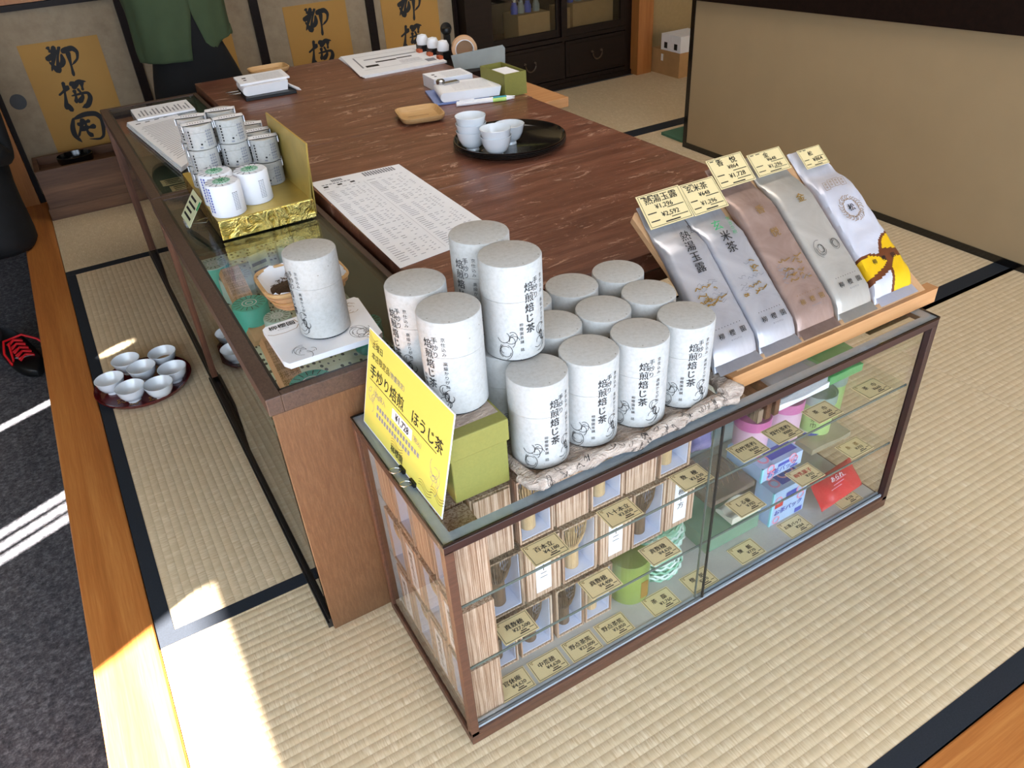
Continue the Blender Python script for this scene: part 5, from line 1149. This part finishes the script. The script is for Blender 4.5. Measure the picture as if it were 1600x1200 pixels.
# olive box with papers
t = thing('file_box', 'open olive green box with white papers at the right edge of the table', 'box', (.90, 1.43, TZ))
x0, x1, y0, y1 = .875, .945, 1.345, 1.485
mb = MB()
for a, b in (((x0, y0, TZ+.0003), (x1, y0+.003, TZ+.062)), ((x0, y1-.003, TZ+.0003), (x1, y1, TZ+.062)), ((x0, y0+.003, TZ+.0003), (x0+.003, y1-.003, TZ+.062)), ((x1-.003, y0+.003, TZ+.0003), (x1, y1-.003, TZ+.062)), ((x0+.003, y0+.003, TZ+.0003), (x1-.003, y1-.003, TZ+.004))): mb.box(a, b, 'olive')
mb.build('box_body', t)
tag(MB().box((x0+.010, y0+.012, TZ+.0045), (x1-.012, y1-.05, TZ+.059), 'paper').build('paper_stack', loc=(.89, 1.41, TZ+.004)), 'white paper stack standing inside the open olive box', 'paper stack')
tag(MB().prism([(0, 0), (.165, 0), (.168, .050), (.160, .060), (-.008, .046)], (.915, 1.735, TZ+.0003), (.96, -.28, 0), Z, (.0004, .0016, 0), 'greysheet').build('plastic_folder', loc=(.98, 1.68, TZ)), 'grey translucent plastic sheet standing behind the olive box', 'plastic sheet')
tag(MB().box((.940, 1.35, .440), (1.090, 1.60, .468), 'rail').build('side_board', loc=(1.0, 1.5, .44), bevel=.002), 'orange wooden board jutting out under the right table edge', 'board')
tag(MB().box((.940, 1.68, .470), (1.090, 2.20, .5048), 'darkwood').box((.95, 1.70, .0006), (1.08, 2.18, .470), 'darkwood').build('side_stand', loc=(1.0, 1.85, 0)), 'dark low stand at the far right behind the table', 'stand')
# tape roll and stamps
t = thing('tape_roll', 'large roll of brown edged tape standing on the dark stand', 'tape roll', (.995, 1.80, TZ))
rt = Matrix.Rotation(R(90), 3, 'X') ; c = Vector((.995, 1.815, TZ+.041))
rz = Matrix.Rotation(R(-20), 3, 'Z')
MB().lathe([(.031, -.012), (.041, -.012), (.041, .012), (.031, .012), (.031, -.012)], 'kraft', c, 40, rot=rz @ rt).build('tape', t)
MB().lathe([(.0285, -.0125), (.0309, -.0125), (.0309, .0125), (.0285, .0125), (.0285, -.0125)], 'paper', c, 40, rot=rz @ rt).build('core', t)
for i, (x, y) in enumerate(((.958, 2.06), (.962, 1.985), (.966, 1.915))):
    t = thing('stamp', ['white capped black stamp, leftmost beside the tape roll', 'white capped black stamp, middle one beside the tape roll', 'white capped black stamp nearest the tape roll'][i], 'stamp', (x, y, TZ), 'black and white stamps'); z_ = TZ
    MB().box((x-.016, y-.024, z_), (x+.016, y+.024, z_+.026), 'black').build('stamp_block', t, bevel=.002)
    MB().lathe([(.019, .0262), (.021, .042), (.015, .056), (0, .060)], 'paper', (x, y, z_), 24).build('cap', t)
    MB().box((x-.030, y-.030, z_), (x-.0165, y-.006, z_+.016), 'orange').build('end_label', t)
tag(MB().box((1.03, 2.02, TZ), (1.048, 2.038, TZ+.05), 'black').lathe([(0, -.012), (.014, -.009), (.017, 0), (.014, .009), (0, .012)], 'black', (1.039, 2.029, TZ+.062), 20).build('hand_stamp', loc=(1.039, 2.029, TZ)), 'black round headed hand stamp behind the white stamps', 'hand stamp')

# ================================================================== RED TRAY WITH CUPS ON THE MAT
t = thing('red_tray', 'oval dark red lacquer tray with golden flower pattern on the mat', 'tray', (-.255, 1.312, 0)); o = Vector((-.255, 1.312, .0015))
MB().lathe([(0, .0005), (.100, .0005), (.112, .004), (.118, .014), (.1160, .0145), (.109, .0070), (.100, .0045), (0, .004)], 'redlac', o, 64, sx=1.0, sy=1.0).build('tray_body', t)
mb = MB()
for cx, cy in ((-.035, -.075), (.01, -.085), (-.06, -.05)):
    mb.brush([[(cx + (.010+.004*math.cos(5*a))*math.cos(a), cy + (.010+.004*math.cos(5*a))*math.sin(a)) for a in [k*.2 for k in range(33)]]], 'goldink', lambda p, q: o + Vector((p, q, .0052)), .001)
mb.build('flower_pattern', t)
cupB = cup_mesh(.0355, .040).build('tea_cup'); cupA = cupB; used = False
cupL = ['front left', 'front centre', 'front right', 'right', 'centre', 'back left', 'back right holding leftover tea']
pos = [(-.327, 1.318), (-.288, 1.248), (-.225, 1.222), (-.182, 1.277), (-.248, 1.330), (-.278, 1.392), (-.190, 1.372)]
for (x, y), lb in zip(pos, cupL): cup(x, y, .0058, 'white cup on the red tray, %s' % lb, 'white cups on the red tray')
tag(MB().lathe([(0, .0145), (.0235, .0145), (.0240, .0155), (0, .0158)], 'tea', (-.190, 1.372, .0058), 32).build('leftover_tea', loc=(-.190, 1.372, .01)), 'brown leftover tea in the back right cup of the red tray', 'tea')

# ================================================================== BACK OF THE ROOM
t = thing('wooden_chest', 'low brown wooden chest on the mat before the calligraphy door', 'chest', (-.21, 2.85, 0))
mb = MB(); bx = (-.362, 2.735, -.02, 2.945)
mb.box((bx[0], bx[1], 0), (bx[2], bx[1]+.018, .188), 'sumi').box((bx[0], bx[3]-.018, 0), (bx[2], bx[3], .188), 'sumi').box((bx[0], bx[1]+.018, 0), (bx[0]+.018, bx[3]-.018, .188), 'sumi').box((bx[2]-.018, bx[1]+.018, 0), (bx[2], bx[3]-.018, .188), 'sumi').box((bx[0]+.018, bx[1]+.018, .145), (bx[2]-.018, bx[3]-.018, .158), 'sumi')
mb.build('chest_body', t, bevel=.002)
MB().box((bx[0]-.006, bx[1]-.006, .0), (bx[2]+.004, bx[1]-.0005, .045), 'sumi').build('foot_rail', t, bevel=.002)
t = thing('round_dish', 'round black dish lying on the wooden chest', 'dish', (-.215, 2.85, .158))
MB().lathe([(0, .0005), (.055, .0005), (.064, .014), (.066, .036), (.063, .037), (.058, .016), (0, .010)], 'lacquer', (-.212, 2.85, .1582), 48, sy=.85).build('dish', t)
# drawer cabinet
t = thing('drawer_cabinet', 'very dark wooden cabinet with glass doors above two wide drawers', 'cabinet', (2.15, 3.15, 0))
yb = 2.98
mb = MB(); mb.box((1.703, yb, .0), (2.600, 3.34, .025), 'darkwood').box((1.703, yb+.01, .025), (1.72, 3.34, 1.3), 'darkwood').box((2.56, yb+.01, .025), (2.600, 3.34, 1.3), 'darkwood').box((1.72, 3.32, .025), (2.56, 3.34, 1.3), 'darkwood').box((1.72, yb+.01, .232), (2.56, 3.32, .252), 'darkwood').box((1.703, yb, 1.3), (2.6, 3.34, 1.32), 'darkwood').box((1.72, yb+.01, .025), (2.56, 3.32, .045), 'darkwood').box((2.155, yb+.012, .045), (2.170, 3.3, .232), 'darkwood').box((1.72, yb+.03, .75), (2.56, 3.32, .765), 'darkwood')
mb.build('cabinet_body', t)
for x0, x1 in ((1.725, 2.153), (2.172, 2.557)):
    d = MB().box((x0, yb+.006, .050), (x1, yb+.020, .228), 'darkwood').box((x0+.02, yb+.003, .066), (x1-.02, yb+.006, .212), 'darkwood').build('drawer', t, bevel=.002)
    cx = 1.948 if x0 < 2 else 2.366
    h = MB().tube([(cx+.030*math.cos(a), yb-.008, .150+.032*math.sin(a)) for a in [math.pi*(.92+1.16*k/16) for k in range(17)]], .0035, 'bronze', 8)
    for s_ in (-1, 1): h.lathe([(0, 0), (.006, 0), (.006, .008), (0, .010)], 'bronze', (cx+s_*.030, yb+.003, .157), 12, rot=Matrix.Rotation(R(90), 3, 'X'))
    h.build('ring_handle', d)
for x0, x1, y_ in ((1.722, 2.165, yb+.024), (2.150, 2.558, yb+.006)):
    f = MB(); z0, z1 = .254, 1.298
    for a, b in (((x0, z0), (x0+.035, z1)), ((x1-.035, z0), (x1, z1)), ((x0+.035, z0), (x1-.035, z0+.035)), ((x0+.035, z1-.035), (x1-.035, z1))): f.box((a[0], y_, a[1]), (b[0], y_+.014, b[1]), 'darkwood')
    f = f.build('glass_door', t, bevel=.0015); MB().box((x0+.035, y_+.006, z0+.035), (x1-.035, y_+.008, z1-.035), 'cabglass').build('pane', f)
for i, (x0, x1, z1) in enumerate(((1.93, 2.12, .375), (2.215, 2.245, .375), (2.262, 2.52, .388))):
    tag(MB().box((x0, yb+.07, .2523), (x1, yb+.22, z1), 'cardboard').build('cardboard_box', loc=((x0+x1)/2, yb+.15, .252)), ['cardboard box behind the left cabinet door', 'narrow carton behind the right cabinet door', 'wide cardboard box behind the right cabinet door'][i], 'cardboard box', 'cartons in the dark cabinet')
for i, x in enumerate((1.945, 1.985, 2.025, 2.075, 2.285, 2.335, 2.39, 2.44, 2.49)):
    z0 = .3755 if i < 4 else .3885
    mb = MB().lathe([(0, 0), (.018, 0), (.019, .03), (.012, .045), (.012, .055)], 'greysheet' if i % 2 else 'bluei', (x, yb+.13, z0), 16); mb.lathe([(.013, .055), (.013, .066), (0, .067)], 'steel', (x, yb+.13, z0), 16)
    tag(mb.build('glass_jar', loc=(x, yb+.13, z0)), 'small capped jar on the %s carton in the cabinet, number %s from the left' % ('left' if i < 4 else 'right', ['one', 'two', 'three', 'four', 'one', 'two', 'three', 'four', 'five'][i]) if False else 'small capped glass jar, %s on the %s cabinet carton' % (['leftmost', 'second from left', 'third from left', 'rightmost', 'leftmost', 'second from left', 'in the middle', 'second from right', 'rightmost'][i], 'left' if i < 4 else 'right'), 'jar', 'jars in the dark cabinet')
# cardboard box with white cartons
t = thing('cardboard_box', 'open cardboard box on the mat beside the orange post', 'cardboard box', (2.80, 2.84, 0))
mb = MB(); a0, a1, b0, b1, zc = 2.715, 2.93, 2.718, 2.955, .125
mb.box((a0, b0, 0.0004), (a0+.004, b1, zc), 'cardboard').box((a1-.004, b0, 0.0004), (a1, b1, zc), 'cardboard').box((a0+.004, b0, 0.0004), (a1-.004, b0+.004, zc), 'cardboard').box((a0+.004, b1-.004, 0.0004), (a1-.004, b1, zc), 'cardboard').box((a0+.004, b0+.004, .0004), (a1-.004, b1-.004, .004), 'cardboard')
mb.build('carton', t); MB().box((a0-.0006, 2.85, .07), (a0-.0001, 2.868, .105), 'paper').build('paper_label', t)
for i in range(2):
    y0_ = 2.726 + .080*i
    mb = MB().box((a0+.008, y0_, .0045), (a0+.19, y0_+.076, .205), 'paper').box((a0+.0072, y0_+.025, .135), (a0+.0079, y0_+.050, .165), 'ink')
    tag(mb.build('white_carton', loc=(a0+.1, y0_+.04, .0045)), ['white carton with dark mark in the cardboard box, nearer one', 'white carton with dark mark in the cardboard box, farther one'][i], 'carton', 'white cartons in the cardboard box')
tag(MB().prism([(2.03, 1.895), (2.4, 1.88), (2.4, 2.04), (2.035, 2.04)], (0, 0, .0009), X, Y, (0, 0, .010), 'greymat').build('floor_cushion', loc=(2.1, 1.95, 0), bevel=.006), 'green cushion corner on the mat beside the black framed screen', 'cushion')

# ================================================================== PEOPLE
def skin_mesh(name, joints, bones, m, parent=None, root=0, levels=2, mats=None, label=None):
    me = bpy.data.meshes.new(name); o = bpy.data.objects.new(name, me); COL.objects.link(o)
    base = wloc(parent) if parent else Vector((0, 0, 0))
    me.from_pydata([Vector(j[:3]) - base for j in joints], bones, []); me.materials.append(M[m])
    sk = o.modifiers.new('skin', 'SKIN'); sk.use_smooth_shade = True
    for i, j in enumerate(joints):
        r_ = j[3]; d = me.skin_vertices[0].data[i]; d.radius = r_ if isinstance(r_, tuple) else (r_, r_); d.use_root = (i == root)
    s_ = o.modifiers.new('sub', 'SUBSURF'); s_.levels = levels; s_.render_levels = levels
    if parent: o.parent = parent
    if label: o['label'] = label
    return o
def hand(parent, wrist, d, up, side, m='skin', s=1.):
    """palm with five separate, slightly curled fingers; d = finger direction, side = thumb side"""
    w_, d, up, side = Vector(wrist), unit(d), unit(up), unit(side); J = []; B = []
    J.append((*w_, .022*s)); J.append((*(w_ + d*.035*s), (.020*s, .030*s))); J.append((*(w_ + d*.075*s), (.017*s, .034*s))); B += [(0, 1), (1, 2)]
    o = skin_mesh('palm', J, B, m, parent, 0, 2)
    for k, (off, ln_) in enumerate(((.030, .070), (.010, .078), (-.010, .073), (-.029, .058))):
        b = w_ + d*.070*s + side*off*s; q = [b, b + d*ln_*.42*s - up*.004*s, b + d*ln_*.72*s - up*.016*s, b + d*ln_*.92*s - up*.034*s]
        skin_mesh('finger', [(*p, .0088*s - .0008*i*s) for i, p in enumerate(q)], [(0, 1), (1, 2), (2, 3)], m, parent, 0, 2)
    b = w_ + d*.022*s + side*.026*s; q = [b, b + (side*.8 + d*.7)*.030*s - up*.006*s, b + (side*.7 + d*1.5)*.038*s - up*.016*s]
    skin_mesh('thumb', [(*p, .0105*s - .001*i*s) for i, p in enumerate(q)], [(0, 1), (1, 2)], m, parent, 0, 2)
def head(parent, c, face, m='skin'):
    c = Vector(c); f = unit(face); sd_ = Vector((-f.y, f.x, 0)); mb = MB()
    n, k = 28, 20; vs = []; fs = []
    for j in range(k+1):
        ph = math.pi*j/k - math.pi/2; z_ = math.sin(ph); cr = math.cos(ph)
        for i in range(n):
            a = 2*math.pi*i/n; fx, sx_ = math.cos(a), math.sin(a)
            w = .074*(1 - .22*max(0, -z_)**1.5); dpt = .095*(1 - .10*max(0, -z_))
            p = f*(fx*cr*dpt) + sd_*(sx_*cr*w) + Z*(z_*.118)
            if fx > .6:
                if abs(sx_) < .22 and -.35 < z_ < .12: p += f*.016*(1-abs(sx_)/.22)*(.12 - z_)/.47      # nose
                if .15 < abs(sx_) < .5 and .02 < z_ < .25: p -= f*.006                                  # eye sockets
                if abs(sx_) < .3 and -.62 < z_ < -.48: p += f*.004                                       # lips
            vs.append(c + p)
    for j in range(k):
        for i in range(n): fs.append((j*n+i, j*n+(i+1) % n, (j+1)*n+(i+1) % n, (j+1)*n+i))
    mb.add(vs, fs, m, True)
    for s_ in (-1, 1):
        mb.lathe([(0, -.006), (.010, -.005), (.017, 0), (.012, .005), (0, .003)], m, c + sd_*s_*.076 - f*.008, 14, rot=Matrix.Rotation(math.atan2(sd_.y, sd_.x), 3, 'Z') @ Matrix.Rotation(R(90), 3, 'Y'))
    mb.build('head', parent)
    e_ = MB()
    for s_ in (-1, 1): e_.lathe([(0, -.004), (.009, 0), (0, .004)], 'ink', c + f*.085 + sd_*s_*.030 + Z*.016, 12)
    e_.build('eyes', parent)
    MB().lathe([(0, -.002), (.018, 0), (0, .002)], 'inkred', c + f*.088 - Z*.062, 14, rot=Matrix.Rotation(R(90), 3, 'X')).build('mouth', parent)
    h = MB(); vs = []; fs = []
    for j in range(13):
        ph = math.pi/2 - (math.pi*.62)*j/12; z_ = math.sin(ph); cr = math.cos(ph)
        for i in range(n):
            a = 2*math.pi*i/n; fx = math.cos(a); cut = max(z_, .42) if fx > .45 else z_
            vs.append(c + (f*(fx*math.sqrt(max(0, 1-cut*cut))*.103) + sd_*(math.sin(a)*math.sqrt(max(0, 1-cut*cut))*.083) + Z*(cut*.128)) )
    for j in range(12):
        for i in range(n): fs.append((j*n+i, (j+1)*n+i, (j+1)*n+(i+1) % n, j*n+(i+1) % n))
    h.add(vs, fs, 'hair', True).build('hair', parent)

# person kneeling upright behind the counters, seen from the waist down to the thighs
p1 = thing('person', 'person in olive green jacket and black trousers kneeling behind the far counter', 'person', (.27, 2.52, 0))
cx, cy = .262, 2.50
body = [(cx, cy, .50, (.145, .10)), (cx-.01, cy, .64, (.135, .095)), (cx-.015, cy+.005, .80, (.145, .10)), (cx-.02, cy+.01, .92, (.15, .095)), (cx-.02, cy, 1.0, (.055, .055)), (cx-.02, cy-.005, 1.06, .050),
        (cx-.095, cy-.01, .40, .088), (cx-.115, cy-.05, .10, .062), (cx-.11, cy+.16, .055, .050), (cx-.11, cy+.36, .05, .040),
        (cx+.095, cy-.01, .40, .088), (cx+.115, cy-.05, .10, .062), (cx+.11, cy+.16, .055, .050), (cx+.11, cy+.36, .05, .040)]
skin_mesh('body', body, [(0,1),(1,2),(2,3),(3,4),(4,5),(0,6),(6,7),(7,8),(8,9),(0,10),(10,11),(11,12),(12,13)], 'pants', p1, 0)
# jacket: tapered open shell with a slit at the front left
def jacket():
    mb = MB(); n = 72; prof = [(.560, .160, .120), (.58, .163, .123), (.62, .163, .125), (.70, .163, .125), (.84, .178, .125), (.93, .175, .115), (.985, .10, .085), (1.02, .062, .062)]
    vs = []; fs = []; rows = 28
    for j in range(rows+1):
        f = j/rows; k = f*(len(prof)-1); i0 = min(int(k), len(prof)-2); g = k - i0
        z_, a_, b_ = [prof[i0][q]*(1-g) + prof[i0+1][q]*g for q in range(3)]
        for i in range(n+1):
            th = R(-82) + 2*math.pi*i/n     # seam at the front, slightly right of centre
            zz = z_
            sl = min(i, n-i)/n              # 0 at the slit
            open_ = max(0, (.69 - z_))/.13
            thh = th + (.20*open_ if i < n/2 else -.20*open_) * max(0, 1 - sl*7)
            hem = max(0, 1-f*5)
            zz += hem * (-.02 if i > n/2 else (-.01 + .075*min(1, sl*5)))
            w_ = 1 + .018*math.sin(th*7 + z_*9) + .012*math.sin(th*13 - z_*14)
            vs.append(Vector((cx - .01 + a_*w_*math.cos(thh), cy + b_*w_*math.sin(thh), zz)))
    for j in range(rows):
        for i in range(n): fs.append((j*(n+1)+i, j*(n+1)+i+1, (j+1)*(n+1)+i+1, (j+1)*(n+1)+i))
    mb.add(vs, fs, 'jacket', True); o = mb.build('jacket', p1); s_ = o.modifiers.new('solid', 'SOLIDIFY'); s_.thickness = .004; return o
jacket()
for s_ in (-1, 1):
    sh = (cx-.02+s_*.15, cy, .93); el = (cx+s_*.225, cy+.02, .80); wr = (cx+s_*.06, cy-.17, .90)
    skin_mesh('sleeve', [(*sh, .055), (*el, .048), (*Vector(el).lerp(Vector(wr), .8), .042)], [(0,1),(1,2)], 'jacket', p1)
    skin_mesh('forearm', [(*Vector(el).lerp(Vector(wr), .6), .032), (*wr, .024)], [(0,1)], 'skin', p1)
head(p1, (cx-.02, cy-.015, 1.185), (0, -1, 0))
# person in black sitting on the sill at the left, shoe with red laces on the lower floor
p2 = thing('person', 'person in black coat and grey trousers with red laced black shoe at the left edge', 'person', (-.60, 2.45, -.35))
J = [(-.495, 2.54, .115, (.110, .095)), (-.50, 2.54, .25, (.105, .09)), (-.49, 2.53, .42, (.11, .085)), (-.48, 2.52, .52, (.10, .08)), (-.47, 2.51, .62, .05), (-.47, 2.50, .68, .048),
     (-.56, 2.44, .085, .075), (-.625, 2.22, .09, .060), (-.63, 2.31, -.12, .050), (-.625, 2.37, -.25, .042),
     (-.66, 2.50, .085, .075), (-.80, 2.30, .09, .060), (-.83, 2.36, -.12, .050), (-.84, 2.40, -.26, .042)]
skin_mesh('body', J, [(0,1),(1,2),(2,3),(3,4),(4,5),(0,6),(6,7),(7,8),(8,9),(0,10),(10,11),(11,12),(12,13)], 'trouser', p2, 0)
def coat():
    mb = MB(); prof = [(.002, .105, .10, -.495), (.010, .125, .12, -.495), (.10, .135, .125, -.505), (.22, .130, .118, -.505), (.35, .135, .115, -.495), (.48, .150, .115, -.485), (.56, .135, .10, -.480), (.61, .085, .075, -.475), (.635, .058, .058, -.475)]
    n = 40; vs = []; fs = []
    for z_, a_, b_, cx_ in prof:
        for i in range(n):
            th = 2*math.pi*i/n; w_ = 1 + .02*math.sin(th*5 + z_*20) + .015*math.sin(th*9 - z_*31)
            vs.append(Vector((cx_ + a_*w_*math.cos(th), 2.535 + b_*w_*math.sin(th), z_)))
    for j in range(len(prof)-1):
        for i in range(n): fs.append((j*n+i, j*n+(i+1) % n, (j+1)*n+(i+1) % n, (j+1)*n+i))
    fs.append(tuple(range(n))[::-1]); mb.add(vs, fs, 'coat', True); return mb.build('coat', p2, sub=1)
coat()
skin_mesh('sleeve', [(-.37, 2.52, .52, .052), (-.375, 2.47, .32, .046), (-.395, 2.39, .385, .036)], [(0,1),(1,2)], 'coat', p2)
skin_mesh('sleeve', [(-.60, 2.52, .52, .052), (-.66, 2.47, .32, .046), (-.62, 2.36, .22, .040)], [(0,1),(1,2)], 'coat', p2)
hand(p2, (-.398, 2.365, .398), (-.35, -.65, .45), (-.2, -.5, -.8), (-1, .5, .1), s=.85)
head(p2, (-.47, 2.47, .80), (.2, -1, -.2))
def shoe(label, x, y, rz, laces):
    t = bpy.data.objects.new('shoe', None); 
    COL.objects.link(t); t.parent = p2; t.location = Vector((x, y, -.35)) - wloc(p2); t['label'] = label
    o = Vector((x, y, -.35)); mb = MB(); n, k = 20, 14; vs = []; fs = []
    for j in range(k+1):
        f = j/k; yy = .13 - .28*f; w = .036 + .012*math.sin(f*3.0) ; w *= (1 if f < .8 else math.sqrt(max(.02, 1-((f-.8)/.2)**2))); w *= (1 if f > .1 else .6+4*f)
        hh = .098 - .048*min(1, max(0, (f-.30)/.45)); hh *= (1 if f < .86 else 1-.45*(f-.86)/.14)
        for i in range(n):
            a = 2*math.pi*i/n; ca, sa = math.cos(a), math.sin(a)
            vs.append(o + Vector((w*(abs(ca)**.6)*(1 if ca > 0 else -1), yy, .004 + hh*.5 + hh*.5*(abs(sa)**.6)*(1 if sa > 0 else -1))))
    for j in range(k):
        for i in range(n): fs.append((j*n+i, (j+1)*n+i, (j+1)*n+(i+1) % n, j*n+(i+1) % n))
    fs += [tuple(range(n)), tuple(k*n+i for i in range(n))[::-1]]
    mb.add(vs, fs, 'shoe', True); mb.brush([[(-.028, -.06), (-.02, -.085), (.0, -.1), (.02, -.098)]], 'sole', lambda a, b: o + Vector((a, b, .070 - abs(a)*.3)), .003); sb_ = mb.build('upper', t)
    if laces:
        l = MB()
        for i in range(5):
            y_ = -.005 - .019*i; z_ = .096 - .0075*i
            l.tube([o + Vector((-.024, y_, z_-.006)), o + Vector((0, y_-.006, z_+.005)), o + Vector((.024, y_-.012, z_-.006))], .0042, 'lace', 6); l.tube([o + Vector((.024, y_, z_-.006)), o + Vector((0, y_-.006, z_+.006)), o + Vector((-.024, y_-.012, z_-.006))], .0042, 'lace', 6)
        l.tube([o + Vector(p) for p in ((0, .0, .105), (-.03, -.01, .11), (-.052, -.05, .085), (-.05, -.085, .05), (-.040, -.075, .06), (-.02, -.02, .10))], .004, 'lace', 6)
        l.tube([o + Vector(p) for p in ((0, .0, .105), (.03, -.01, .11), (.065, -.035, .085), (.085, -.05, .05))], .004, 'lace', 6); l.build('laces', t)
    t.rotation_euler.z = rz
shoe('black running shoe with red laces', -.618, 2.345, R(18), True)
shoe('second black shoe', -.84, 2.42, R(-5), True)

for ch in p2.children:
    if ch.type == 'MESH' and ch.name.split('.')[0] != 'never': ch.location.x -= .05
